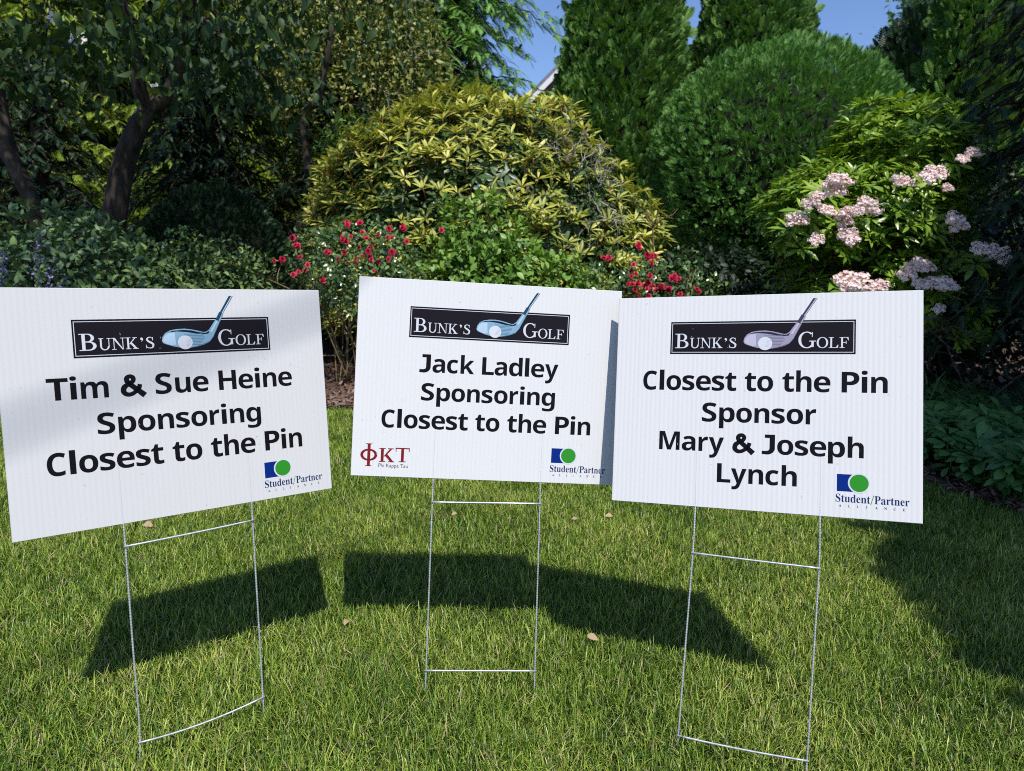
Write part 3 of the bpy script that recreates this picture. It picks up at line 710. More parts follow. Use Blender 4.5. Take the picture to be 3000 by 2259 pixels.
M['rose_leaf'] = mat_leaf('rose_leaf', [(0.035, 0.077, 0.028), (0.070, 0.140, 0.049), (0.126, 0.224, 0.070), (0.210, 0.280, 0.084)], .25, .12, .7, .25)
M['petal'] = mat_leaf('red_rose_petal', [(0.300, 0.008, 0.030), (0.480, 0.014, 0.060), (0.620, 0.035, 0.080), (0.680, 0.090, 0.120)], .5, .25, .3, .1, tcol=(1.2, .5, .6))
M['rose_stem'] = mat_noise('rose_stem', [(0.10, 0.09, 0.035), (0.24, 0.17, 0.09)], 12, .7)
def rose_bloom_mesh(seed):
    r = np.random.default_rng(seed); mb = MB()
    for ring, (nn, el, L) in enumerate(((6, .25, .034), (5, .75, .026), (4, 1.15, .018))):
        for k in range(nn):
            a = 2 * math.pi * k / nn + ring * .5 + r.normal(0, .1); d = np.array([[math.cos(a) * math.cos(el), math.sin(a) * math.cos(el), math.sin(el)]])
            n = np.array([[-math.cos(a) * math.sin(el), -math.sin(a) * math.sin(el), math.cos(el)]])
            scatter(mb, LEAF_ROUND, np.zeros((1, 3)), d, n, np.array([L * r.uniform(.85, 1.15)]), np.array([1.25]))
    me = mb.mesh('rose_bloom'); me.materials.append(M['petal']); return me
BLOOMS = [rose_bloom_mesh(k) for k in range(4)]
def rose_bush(label, c, r, n, blooms, seed, stems):
    e, P, N = leafy_shrub('rose_bush', label, c, r, n, .038, M['rose_leaf'], LEAF_OVAL, -.9, .16, .22, 5, seed, .1, .1, 0, group='red rose bushes in the bed', cat='rose bush')
    o = np.array([c[0], c[1], 0]); mb = MB()
    for b, d, L in stems: twigs(mb, b, unit(np.array(d, float)), L, .011, 2, .2, 5)
    for k in range(16):
        p = P[rng.integers(len(P))]; b = np.array([c[0] + rng.normal(0, .12), c[1], .02]); m = (b + p) / 2 + rng.normal(0, .05, 3)
        tube(mb, curve_pts([b, m, p], 4), .005, 4)
    mb.build('stems', M['rose_stem'], e, offset=o)
    for x, y, z in blooms:
        for j in range(rng.integers(1, 4)):
            q = bpy.data.objects.new('rose_bloom', BLOOMS[rng.integers(4)]); COL.objects.link(q); q.parent = e
            dx = rng.normal(0, .03, 3) if j else np.zeros(3)
            q.location = Vector((x + dx[0], y - .04 + dx[1], z + dx[2])) - Vector(o)
            q.rotation_euler = Vector((rng.normal(0, .35), -.9 + rng.normal(0, .3), .5 + rng.normal(0, .3))).normalized().to_track_quat('Z', 'Y').to_euler()
            q.scale = (rng.uniform(.5, .85),) * 3
    return e
ROSE_A = [[-1.58, 4.95, .91], [-1.49, 4.95, 1.01], [-1.46, 4.95, .93], [-1.41, 4.95, .88], [-1.27, 4.95, .97], [-1.51, 4.95, .81], [-1.31, 4.95, .78], [-1.14, 4.95, 1.15], [-1.04, 4.95, 1.11], [-1.01, 4.95, 1.07], [-1.17, 4.95, 1.06], [-1.16, 4.95, .97], [-1.06, 4.95, 1.01], [-.98, 4.95, 1.02], [-1.0, 4.95, .98], [-.98, 4.95, .93], [-.87, 4.95, 1.08], [-.84, 4.95, 1.08], [-.74, 4.95, 1.06], [-.86, 4.95, .94], [-.77, 4.95, 1.15], [-.51, 4.95, 1.14], [-1.14, 4.95, .9], [-1.08, 4.95, .92]]
ROSE_B = [[.79, 4.95, .96], [.89, 4.95, 1.0], [.91, 4.95, 1.02], [.91, 4.95, .97], [.81, 4.95, .9], [.78, 4.95, .88], [.83, 4.95, .83], [.91, 4.95, .84], [1.07, 4.95, .89], [.61, 4.95, .99], [.99, 4.95, .82], [.82, 4.95, 1.07], [.79, 4.95, .83], [.9, 4.95, .84], [.81, 4.95, .79], [.99, 4.95, .82], [1.23, 4.95, .81], [1.25, 4.95, .79], [1.12, 4.95, .77], [.91, 4.95, .75], [1.08, 4.95, .87]]
rose_bush('leggy red rose bush left of the middle sign with bare lower stems', (-1.15, 5.2, .86), (.48, .34, .36), 3000, ROSE_A, 41,
          [((-1.25, 5.36, 0), (.0, -.1, 1), .55), ((-1.22, 5.34, 0), (-.25, -.05, 1), .5), ((-1.2, 5.36, 0), (.3, 0, 1), .5), ((-1.27, 5.36, 0), (-.1, -.2, 1), .6)])
rose_bush('low red rose bush behind the seam where two signs overlap', (.98, 5.25, .66), (.52, .34, .40), 3000, ROSE_B, 42,
          [((.95, 5.3, 0), (0, 0, 1), .5), ((1.0, 5.3, 0), (.3, 0, 1), .5)])
def seed_stalk(label, x, y, z0, z1, mat, n=6):
    e = thing('seed_stalk', label, 'plant', (x, y, 0), 'bare stalks above the rose bushes'); mb = MB()
    top = np.array([0, 0, z1]); tube(mb, curve_pts([(0, 0, 0), (.02, 0, z0), top - UP * .12], 5), .006, 5)
    for k in range(n):
        d = unit(np.array([rng.normal(0, .6), rng.normal(0, .4), .9])); twigs(mb, top - UP * .12, d, .13, .004, 1, .3, 4)
    mb.build('stalk', M[mat], e)
seed_stalk('thin bare tan stalk with forked tips above the low rose bush', .92, 5.0, .9, 1.33, 'rose_stem')
seed_stalk('dry brown forked stalk at the left end of the leggy rose bush', -1.55, 5.1, .9, 1.17, 'darkbark', 4)

# ---- clipped and tall arborvitae
M['thuja'] = mat_leaf('arborvitae_spray', [(0.036, 0.100, 0.020), (0.085, 0.220, 0.042), (0.150, 0.330, 0.065), (0.250, 0.450, 0.100)], .5, .15, .35, .35, 1.6)
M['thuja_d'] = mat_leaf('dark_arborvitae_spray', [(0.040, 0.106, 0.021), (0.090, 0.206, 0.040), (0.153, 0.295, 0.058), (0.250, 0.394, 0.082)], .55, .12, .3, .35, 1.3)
M['thuja_core'] = mat_noise('inner_shade_dark', [(0.004, 0.008, 0.003), (0.011, 0.019, 0.007)], 9, .95)  # near-black: stands for the shade between the sprays
def conifer_mound(name, label, c, r, n, L, mat, tmpl, rough, freq, seed, lo=-.85, up=.7, core=.82, group=None, cat='evergreen shrub', clump=0.0, power=None, jit=.35, stray=0):
    e = thing(name, label, cat, (c[0], c[1], 0), group); o = np.array([c[0], c[1], 0])
    D = rvec(int(n * 1.3)); D = D[D[:, 2] > lo][:n]
    if power:                                            # an upright column that narrows towards its tip
        z = rng.random(len(D)) ** .9 * 2 - 1; a = rng.uniform(0, 6.28, len(D)); w = (1 - ((z + 1) / 2) ** power) ** .62
        S = np.stack([np.cos(a) * w, np.sin(a) * w, z], 1); N = unit(np.stack([np.cos(a), np.sin(a), np.full(len(a), .25)], 1))
    else:
        S = D; N = unit(D / np.array(r))
    k = 1 + rough * nz(S * np.array(r) / min(r), freq, seed) + clump * nz(S * np.array(r), 17, seed + 1) - rng.exponential(.035, len(S)).clip(0, .25)
    kk = np.stack([k, k, np.ones_like(k) if power else k], 1); P = np.array(c) + S * np.array(r) * kk; keep = P[:, 2] > .04; P, N = P[keep], N[keep]
    ax = unit(N * (1 - up * .4) + UP * up + jit * rvec(len(P)) + .45 * np.stack([nz(P, 17, 51), nz(P, 17, 52), nz(P, 17, 53)], 1))
    nr = unit(np.cross(ax, rvec(len(P))) + .5 * N); size = L * rng.uniform(.6, 1.3, len(P))
    if stray or power:                                   # young shoots that break the outline
        k = rng.choice(len(P), stray or 500, replace=False); size[k] *= rng.uniform(1.2, 1.7, len(k)); P[k] += N[k] * rng.uniform(.0, .06, (len(k), 1))
    mb = MB(); scatter(mb, tmpl, P, ax, nr, size); mb.build('foliage', mat, e, offset=o)
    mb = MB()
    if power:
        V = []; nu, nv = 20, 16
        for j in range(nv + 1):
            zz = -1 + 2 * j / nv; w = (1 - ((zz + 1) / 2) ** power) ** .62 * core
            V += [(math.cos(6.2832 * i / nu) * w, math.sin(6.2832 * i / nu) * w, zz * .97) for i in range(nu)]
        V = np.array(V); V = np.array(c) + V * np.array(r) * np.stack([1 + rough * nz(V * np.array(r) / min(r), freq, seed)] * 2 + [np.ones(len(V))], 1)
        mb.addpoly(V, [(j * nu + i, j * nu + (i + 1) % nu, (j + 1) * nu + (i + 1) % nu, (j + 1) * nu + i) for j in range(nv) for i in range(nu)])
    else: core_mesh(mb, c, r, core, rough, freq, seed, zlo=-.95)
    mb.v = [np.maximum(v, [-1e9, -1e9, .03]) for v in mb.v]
    mb.build('shade_core', M['thuja_core'], e, offset=o, smooth=True)  # a closed dark shell, shade put into its colour; no branches modelled
    mb = MB(); tube(mb, [(c[0], c[1], -.05), (c[0] + .02, c[1], min(1.0, c[2]))], [.09, .06], 8); mb.build('trunk', M['darkbark'], e, offset=o)
    return e
conifer_mound('globe_arborvitae', 'huge rounded light green arborvitae with feathery sprays', (2.92, 8.35, 1.98), (1.42, 1.3, 1.36), 30000, .09, M['thuja'], SPRAY_THUJA, .035, 2.6, 61, up=.4, jit=.5, clump=.024, cat='evergreen shrub', stray=220)
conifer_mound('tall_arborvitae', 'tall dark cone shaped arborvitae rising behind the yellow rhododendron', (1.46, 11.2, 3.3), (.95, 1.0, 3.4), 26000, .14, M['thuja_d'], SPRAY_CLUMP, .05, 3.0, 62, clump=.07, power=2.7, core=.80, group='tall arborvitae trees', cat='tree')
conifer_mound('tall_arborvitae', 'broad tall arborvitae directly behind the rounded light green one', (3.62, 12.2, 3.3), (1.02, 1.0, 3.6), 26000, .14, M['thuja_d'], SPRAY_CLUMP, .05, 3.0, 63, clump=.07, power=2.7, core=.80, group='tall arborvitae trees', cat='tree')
conifer_mound('column_evergreen', 'narrow dark upright evergreen above the flowering laurel', (5.3, 8.9, 2.5), (.6, .6, 2.9), 10000, .13, M['thuja_d'], SPRAY_CLUMP, .06, 3.4, 64, clump=.07, power=3.5, core=.78, cat='tree')

# ---- mountain laurel with pale pink flower heads
M['laurel'] = mat_leaf('laurel_leaf', [(0.066, 0.154, 0.017), (0.143, 0.275, 0.024), (0.242, 0.385, 0.033), (0.363, 0.473, 0.055)], .32, .2, .6, .3)
M['floret'] = mat_leaf('pale_pink_floret', [(0.780, 0.520, 0.480), (0.880, 0.700, 0.660), (0.920, 0.800, 0.760), (0.940, 0.870, 0.850)], .6, .2, .2, .1, tcol=(1, .9, .85))
def flower_head_mesh(seed):
    # a loose head: several small domes of cup shaped florets
    r = np.random.default_rng(seed); mb = MB(); V = [(0, 0, -.35)]
    for i in range(10):
        a = 2 * math.pi * i / 10; q = 1.0 if i % 2 == 0 else .72; V.append((q * math.cos(a), q * math.sin(a), .12 if i % 2 == 0 else 0.0))
    T = (np.array(V)[:, [0, 2, 1]], [], [(0, 1 + i, 1 + (i + 1) % 10) for i in range(10)])
    for k in range(8):
        a = k * 2.4 + r.normal(0, .3); q = .72 * math.sqrt((k + .3) / 8); c = np.array([q * math.cos(a), q * math.sin(a), .35 * (1 - q) + r.normal(0, .1)]); b = r.uniform(.26, .4)
        D = r.normal(size=(50, 3)); D /= np.linalg.norm(D, axis=1, keepdims=True); D = D[D[:, 2] > -.35][:19]
        scatter(mb, T, c + D * b * r.uniform(.8, 1.1, (len(D), 1)), D, r.normal(size=(len(D), 3)), r.uniform(.085, .135, len(D)))
        core_mesh(mb, c - np.array([0, 0, .05]), (b * .62, b * .62, b * .5), 1.0, .05, 3, seed, 8, 5)
    me = mb.mesh('flower_head'); me.materials.append(M['floret']); return me
HEADS = [flower_head_mesh(k) for k in range(3)]
LAUREL = [[1.9, 1.5, .08], [1.89, 1.44, .08], [1.77, 1.38, .08], [1.84, 1.32, .07], [1.71, 1.26, .08], [1.79, 1.15, .06], [1.98, 1.32, .06], [1.98, 1.27, .06], [1.98, 1.18, .09], [2.12, 1.36, .08], [2.31, 1.5, .08], [2.44, 1.55, .09], [2.5, 1.56, .05], [2.53, 1.47, .04], [2.59, 1.64, .05], [2.69, 1.69, .05], [2.62, 1.27, .08], [2.9, 1.1, .08], [2.79, 1.13, .07], [2.51, 1.01, .08], [2.42, .98, .07], [2.09, .9, .12], [1.99, .88, .08], [2.21, .88, .07], [2.57, .91, .09], [2.67, .9, .07], [2.43, .91, .05], [2.52, .91, .06], [2.64, .9, .07], [2.62, .76, .05]]
def mountain_laurel():
    e = thing('mountain_laurel', 'flowering laurel with pale pink flower heads and glossy bright green leaves', 'shrub', (2.5, 5.1, 0)); o = np.array([2.5, 5.1, 0])
    F = lambda mb, n, m, **k: mb.build(n, m, e, offset=o, **k)
    mb = MB(); hb = np.array([[x, 4.5, z] for x, z, _ in LAUREL])
    for c, r, n, sd in (((2.42, 5.15, 1.36), (.64, .62, .42), 560, 71), ((2.68, 5.25, 1.72), (.5, .5, .42), 430, 72), ((2.62, 5.2, .75), (.75, .6, .62), 480, 73), ((2.02, 4.95, 1.22), (.27, .33, .34), 190, 74), ((2.85, 5.35, .85), (.42, .45, .6), 150, 75)):
        P, N = ellipsoid_pts(n, c, r, -.45, .08, .12, 4, sd); P[:, 2] = np.maximum(P[:, 2], .06)
        whorls(P, unit(.7 * N + .8 * UP + .35 * rvec(len(P))), 9, .088, 30, LEAF_ARCH, mb)
    F(mb, 'foliage', M['laurel'])
    mb = MB()
    for k in range(10):
        twigs(mb, (2.45 + rng.normal(0, .2), 5.2 + rng.normal(0, .12), 0), unit(np.array([rng.normal(0, .4), rng.normal(0, .3), 1])), .9, .022, 3, .35, 5)
    for p in hb: tube(mb, curve_pts([(p[0] * .6 + 1.0, 5.2, p[2] * .5), (p[0], 4.9, p[2] - .12), (p[0], 4.62, p[2])], 4), .006, 4)
    F(mb, 'stems', M['bark'])
    for i, (x, z, rr) in enumerate(LAUREL):
        q = bpy.data.objects.new('flower_head', HEADS[i % 3]); COL.objects.link(q); q.parent = e
        q.location = (x - 2.5, 4.44 + rng.uniform(-.05, .06) - 5.1, z); q.scale = (rr * rng.uniform(1.05, 1.3), rr * rng.uniform(.9, 1.15), rr * rng.uniform(.8, 1.1))
        q.rotation_euler = Vector((rng.normal(0, .3), -.6, .8 + rng.normal(0, .2))).normalized().to_track_quat('Z', 'Y').to_euler()
        mb = MB()
    P = hb + np.array([0, .12, -.05]); mb = MB(); whorls(P, unit(np.array([0, -.7, .6]) + .2 * rvec(len(P))), 10, .11, 8, LEAF_LONG, mb); F(mb, 'collar_leaves', M['laurel'])
mountain_laurel()

# ---- hemlocks: drooping flat sprays along arching boughs
M['hemlock'] = mat_leaf('hemlock_needles', [(0.058, 0.156, 0.033), (0.104, 0.247, 0.047), (0.169, 0.351, 0.065), (0.260, 0.442, 0.091)], .5, .2, .3, .3)
M['hemlock_d'] = mat_leaf('shade_toned_needles', [(0.011, 0.030, 0.013), (0.019, 0.049, 0.019), (0.030, 0.068, 0.024)], .5, .12, .3, .3)  # darkened copy of the hemlock colour: deep shade put into the needles
def hemlock(label, x, y, H, R, nb, mat, spL, seed, z0=.5, dirbias=None, droop=.5, group='hemlock trees', extra=()):
    global rng
    keep = rng; rng = np.random.default_rng(seed)
    e = thing('hemlock_tree', label, 'tree', (x, y, 0), group); mb = MB(); mf = MB(); PP = []; AA = []; NN = []
    tube(mb, [(0, 0, -.1), (.05, 0, H * .5), (0, 0, H)], [.16, .09, .015], 8); mb.build('trunk', M['bark'], e); mb = MB()
    for k in range(nb + len(extra)):
        t = rng.random() ** .8; z = z0 + (H - z0) * t; a = rng.uniform(0, 6.28)
        if dirbias is not None and rng.random() < .6: a = dirbias + rng.normal(0, .7)
        L = R * (1 - t * .82) * rng.uniform(.7, 1.12) + .15
        if k >= nb: z, a, L = extra[k - nb]
        d = np.array([math.cos(a), math.sin(a), 0])
        n = max(6, int(L / .09)); s = np.linspace(0, 1, n); B = np.array([0, 0, z]) + d * (s * L)[:, None] + UP * ((.28 * s - droop * s ** 2.2) * L)[:, None] + .03 * rng.normal(size=(n, 3))
        tube(mb, B, np.linspace(.022, .003, n), 4); side = np.array([-d[1], d[0], 0])
        for i in range(1, n):
            w = (1 - s[i]) * .45 * L * .6 + .1
            for sg in (-1, 1):
                m = max(1, int(w / (spL * .8))); sd = unit(sg * side + d * .8 + rng.normal(0, .2, 3))
                for j in range(m):
                    q = B[i] + sd * (w * j / m) - UP * (.35 * (w * j / m) ** 1.5); PP.append(q); AA.append(unit(sd - UP * (.25 + .5 * j / m + .3 * rng.random()))); NN.append(unit(UP + .25 * rng.normal(size=3)))
        PP.append(B[-1]); AA.append(unit(d - UP * .9)); NN.append(unit(UP + .3 * d))
    PP, AA, NN = np.array(PP), np.array(AA), np.array(NN)
    scatter(mf, SPRAY_HEM, PP, AA, NN, spL * rng.uniform(.8, 1.3, len(PP)))
    mb.build('boughs', M['bark'], e); mf.build('foliage', mat, e); rng = keep; return e
hemlock('light green hemlock whose drooping boughs reach out into the blue sky', -1.65, 11.2, 8.0, 2.5, 280, M['hemlock'], .25, 81, 1.0, -.3, .5, extra=((4.45, -.08, 2.5), (4.6, -.45, 2.2), (3.5, -.12, 2.5), (3.3, -.5, 2.4), (5.2, -.2, 1.9)))
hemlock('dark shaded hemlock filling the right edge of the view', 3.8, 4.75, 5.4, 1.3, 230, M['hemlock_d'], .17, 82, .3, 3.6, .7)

# ---- left side: dogwood and its understorey
LEAF_DOG = leaf_tmpl(.24, .16, .34, .4, 4)
M['dog'] = mat_leaf('dogwood_leaf', [(0.018, 0.048, 0.018), (0.030, 0.069, 0.024), (0.045, 0.090, 0.026), (0.071, 0.119, 0.026)], .5, .3, .25, .3)
M['bract'] = mat_plain('white_bract', (.74, .70, .64), .6)
def dogwood():
    e = thing('dogwood_tree', 'leaning dogwood with forked trunk and drooping leaves over dark shrubs', 'tree', (-3.45, 6.0, 0)); o = np.array([-3.45, 6.0, 0])
    mb = MB(); T = [(-3.5, 6, -.1), (-3.45, 6, .35), (-3.34, 6, .98), (-3.22, 6, 1.53), (-3.09, 6, 1.85), (-2.97, 6, 2.04)]
    tube(mb, curve_pts(T, 6), np.linspace(.115, .07, 31), 10)
    tube(mb, curve_pts([(-2.99, 6, 2.02), (-2.99, 5.9, 2.2), (-2.96, 5.8, 2.45), (-2.98, 5.6, 2.8), (-3.1, 5.2, 3.6), (-3.0, 5.0, 4.4)], 6), np.linspace(.06, .025, 31), 8)
    tube(mb, curve_pts([(-2.98, 6, 2.02), (-2.82, 6, 2.15), (-2.68, 5.95, 2.36), (-2.55, 5.8, 2.62), (-2.3, 5.5, 3.1), (-2.1, 5.1, 3.9)], 6), np.linspace(.065, .025, 31), 8)
    mb.build('trunk', M['bark'], e, offset=o); mb = MB()
    c, r = np.array((-3.0, 4.7, 4.35)), np.array((2.1, 2.6, 1.7))
    for k in range(46):
        D = rvec(1)[0]; D[2] = D[2] * .7 + .1; b = np.array([-3.0, 5.4, 2.7 + rng.random()]); q = c + unit(D) * r * .92
        tube(mb, curve_pts([b, (b + q) / 2 + UP * .3 + rng.normal(0, .15, 3), q], 5), np.linspace(.025, .006, 11), 4)
    low = [(-2.45, 4.3, 2.08), (-2.2, 4.35, 2.12), (-2.75, 4.3, 2.1), (-1.55, 4.6, 2.25), (-1.75, 4.8, 2.2), (-2.0, 4.7, 2.35), (-1.62, 4.9, 2.0), (-3.3, 4.6, 2.3), (-1.9, 4.9, 1.98), (-3.0, 4.7, 1.95), (-2.35, 5.0, 2.3), (-1.45, 4.5, 2.45)]
    for q in low: tube(mb, curve_pts([(-2.9, 5.3, 2.9), ((q[0] - 2.9) / 2, (q[1] + 5.2) / 2, 2.75), q], 5), np.linspace(.018, .004, 11), 4)
    mb.build('branches', M['darkbark'], e, offset=o)
    P, N = ellipsoid_pts(15000, c, r, -1.0, .22, .12, 2.5, 91)
    for q in low:
        n = 90; D = rng.normal(size=(n, 3)) * np.array([.24, .22, .07]); P = np.vstack([P, np.array(q) + D - UP * (.5 * (D[:, :1] ** 2))])
    n = len(P); ax = unit(rvec(n) * .75 + np.array([0, -.15, -.75])); nr = unit(np.array([0, -.4, .6]) + .9 * rvec(n))
    mb = MB(); scatter(mb, LEAF_DOG, P, ax, nr, 0.09 * rng.uniform(.6, 1.2, n)); mb.build('crown', M['dog'], e, offset=o)
    for x, y, z in ((-2.55, 4.15, 2.17), (-2.44, 4.15, 2.06), (-2.40, 4.16, 2.07), (-2.18, 4.5, 1.9)):
        mb = MB(); a = rng.uniform(0, 6.28)
        D = np.array([[math.cos(a + k * 1.571), -.3, math.sin(a + k * 1.571)] for k in range(4)])
        scatter(mb, LEAF_ROUND, np.zeros((4, 3)), D, np.tile([[0, -1.0, .3]], (4, 1)), np.full(4, .034))
        b = mb.build('white_bract', M['bract'], e); b.location = Vector((x, y, z)) - Vector(o)
dogwood()
def bare_trunk(label, pts, rad, fork=None):
    e = thing('tree_trunk', label, 'tree', (pts[0][0], pts[0][1], 0), 'bare trunks in the left shade'); o = np.array([pts[0][0], pts[0][1], 0]); mb = MB()
    C = curve_pts(pts, 6); tube(mb, C, np.linspace(rad[0], rad[1], len(C)), 9)
    if fork: C = curve_pts(fork, 6); tube(mb, C, np.linspace(rad[1] * 1.1, rad[1] * .5, len(C)), 7)
    mb.build('trunk', M['bark'], e, offset=o)
    mb = MB(); q = np.array(pts[-1]); n = 2600; P = q + rng.normal(size=(n, 3)) * np.array([.7, .7, .5]) + UP * .5
    scatter(mb, LEAF_OVAL, P, unit(rvec(n) * .6 - UP * .8), unit(UP + .7 * rvec(n)), .075 * rng.uniform(.6, 1.2, n)); mb.build('crown', M['dog'], e, offset=o)
bare_trunk('slanting bare trunk at the left edge of the view', [(-4.0, 6.3, -.1), (-4.1, 6.3, .81), (-4.15, 6.3, 1.25), (-4.31, 6.3, 1.66), (-4.37, 6.3, 2.08), (-4.44, 6.3, 2.8), (-4.4, 6.2, 3.4)], (.075, .05), [(-4.3, 6.3, 1.6), (-4.5, 6.35, 1.85), (-4.8, 6.4, 2.2)])
bare_trunk('thin crooked grey trunk standing left of the yellow rhododendron', [(-2.2, 8, -.1), (-2.21, 8, 1.26), (-2.25, 8, 1.65), (-2.3, 8, 1.99), (-2.32, 8, 2.36), (-2.14, 8, 2.6), (-2.0, 8, 3.3)], (.05, .03))

M['blueleaf'] = mat_leaf('blue_green_leaf', [(0.072, 0.135, 0.063), (0.108, 0.189, 0.081), (0.153, 0.243, 0.099), (0.234, 0.342, 0.063)], .5, .2, .4, .15)
M['smallleaf'] = mat_leaf('small_green_leaf', [(0.067, 0.125, 0.048), (0.106, 0.182, 0.062), (0.154, 0.240, 0.077), (0.269, 0.346, 0.058)], .5, .2, .4, .2)
M['sunleaf'] = mat_leaf('sunlit_yellow_green_leaf', [(0.064, 0.142, 0.016), (0.155, 0.258, 0.029), (0.309, 0.413, 0.046), (0.515, 0.568, 0.077)], .45, .3, .4, .4)  # yellow green leaf, brightened in its colour to look sunlit
M['andro'] = mat_leaf('olive_leaf', [(0.082, 0.129, 0.030), (0.187, 0.234, 0.047), (0.328, 0.339, 0.088), (0.491, 0.445, 0.164)], .45, .2, .4, .4)
M['darkleaf'] = mat_leaf('shade_toned_leaf', [(0.006, 0.015, 0.006), (0.013, 0.028, 0.010), (0.022, 0.043, 0.015)], .5, .15, .35, .3)  # leaf colour pushed down so the shrubs sink into painted shade
M['lav'] = mat_leaf('lavender_floret', [(0.13, 0.12, 0.30), (0.24, 0.22, 0.42), (0.36, 0.34, 0.55)], .6, .2, .3, .1)
blue, BP, BN = leafy_shrub('indigo_shrub', 'bushy blue green shrub with lavender flower spikes at the left edge', (-3.05, 5.0, .62), (.72, .5, .55), 4600, .068, M['blueleaf'], LEAF_OVAL, -.7, .12, .16, 5, 101, .3)
for x, z0, z1 in ((-2.97, .72, 1.02), (-2.9, .62, .88), (-2.84, .55, .78), (-3.2, .6, .9)):
    mb = MB(); n = 90; t = rng.random(n); P = np.stack([x + .05 * t + .022 * rng.normal(size=n) * (1.1 - t), 4.46 + .022 * rng.normal(size=n), z0 + (z1 - z0) * t], 1)
    scatter(mb, LEAF_ROUND, P, unit(rvec(n) + UP * .3), rvec(n), .018 * rng.uniform(.6, 1.2, n)); mb.build('flower_spike', M['lav'], blue, offset=np.array([-3.05, 5.0, 0]))
leafy_shrub('small_leaved_shrub', 'low grey green shrub with upright twigs behind the left sign', (-2.15, 5.1, .52), (.5, .4, .5), 5200, .042, M['smallleaf'], LEAF_OVAL, -.7, .14, .22, 6, 102, .45, stems=12)
conifer_mound('clipped_yew', 'dark rounded clipped evergreen in the shade under the dogwood', (-2.7, 6.5, .75), (.62, .5, .72), 6500, .06, M['hemlock_d'], SPRAY_CLUMP, .05, 3, 103, core=.88)
for lab, c, r, n, L, m, sd in (
        ('olive green shrub above the dark shade with bare twigs in its crown', (-1.85, 8.9, 2.75), (1.0, .9, 1.6), 13000, .07, 'andro', 115),
        ('bright green bush tucked against the left flank of the yellow rhododendron', (-1.65, 7.9, 1.55), (.5, .5, .75), 3600, .065, 'hyd', 116),
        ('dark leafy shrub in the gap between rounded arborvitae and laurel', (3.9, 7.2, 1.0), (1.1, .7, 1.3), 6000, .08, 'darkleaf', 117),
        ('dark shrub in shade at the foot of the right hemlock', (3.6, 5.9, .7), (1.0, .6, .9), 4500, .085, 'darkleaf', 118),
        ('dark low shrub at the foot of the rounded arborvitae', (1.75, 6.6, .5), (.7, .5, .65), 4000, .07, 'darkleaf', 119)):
    e, P, N = leafy_shrub('leafy_shrub', lab, c, r, n, L, M[m], LEAF_OVAL, -.75, .16, .16, 2.4, sd, .15, stems=6, sr=.025, group='shrubs filling the back of the bed')
    if m == 'andro':
        mb = MB()
        for k in range(70):
            i = rng.integers(len(P))
            if N[i][2] > -.1: twigs(mb, P[i] - np.array([c[0], c[1], 0]) - N[i] * .1, unit(N[i] + .5 * UP + .4 * rvec(1)[0]), rng.uniform(.2, .45), .006, 2, .5, 4)
        mb.build('bare_twigs', M['lichen'], e)
for lab, x, y, c, r, sd in (('dark evergreen tree far back at the left edge', -8.5, 14, 3.6, (2.2, 1.6, 3.7), 121), ('dark evergreen tree behind the sunlit yellow green shrubs', -5.4, 14.5, 3.8, (2.2, 1.6, 4.0), 122),
                            ('dark evergreen tree behind the olive shrub', -2.9, 13.8, 3.3, (1.9, 1.5, 3.6), 123), ('dark evergreen behind the laurel and the narrow upright tree', 6.6, 11.5, 2.2, (1.9, 1.4, 2.6), 124)):
    conifer_mound('evergreen_tree', lab, (x, y, c), r, 8000, .26, M['hemlock_d'], SPRAY_CLUMP, .08, 2.2, sd, core=.85, group='dark evergreens closing the garden', cat='tree', clump=.05)

hemlock('sunlit yellow green hemlock glimpsed behind the slanting left trunk', -6.6, 10.6, 6.5, 2.2, 230, M['sunleaf'], .2, 83, .3, None, .45)
hemlock('tall sunlit yellow green hemlock behind the leaning dogwood crown', -4.1, 11.0, 7.0, 2.2, 260, M['sunleaf'], .2, 84, .6, None, .45)
hemlock('dark low hemlock in deep shade behind the forked dogwood trunk', -3.5, 8.5, 3.4, 1.5, 210, M['hemlock_d'], .17, 85, .15, None, .6)
hemlock('dark low hemlock in the shade left of the yellow rhododendron', -2.05, 8.5, 2.9, 1.25, 190, M['hemlock_d'], .17, 86, .15, None, .6)
hemlock('dark hemlock closing the shade at the far left', -5.6, 8.6, 3.0, 1.4, 170, M['hemlock_d'], .17, 87, .15, None, .6)
# ---- right foreground: ground cover and a small clump
M['pachy'] = mat_leaf('pachysandra_leaf', [(0.042, 0.120, 0.030), (0.072, 0.180, 0.042), (0.120, 0.252, 0.054)], .35, .2, .5, .3)
def ground_cover():
    n = 1300; x = rng.uniform(1.5, 4.0, n); y = rng.uniform(2.6, 5.0, n); k = y > BED_EDGE(x) - .03; P = np.stack([x, y, .13 + .07 * rng.random(n) + .05 * nz(np.stack([x, y, x * 0], 1), 4, 15)], 1)[k]
    mb = MB(); T = leaf_tmpl(.25, .06, .22, .62)
    whorls(P, unit(UP + .3 * rvec(len(P)) + np.array([0, -.25, 0])), 7, .085, 8, T, mb); whorls(P - UP * .06, unit(UP + .35 * rvec(len(P))), 6, .08, -8, T, mb)
    for p in P: tube(mb, [(p[0], p[1], 0), p], .003, 3)
    o = mb.build('ground_cover', M['pachy']); tag(o, 'low leafy green ground cover in the shade right of the ribbed sign', 'ground cover', kind='stuff')
ground_cover()
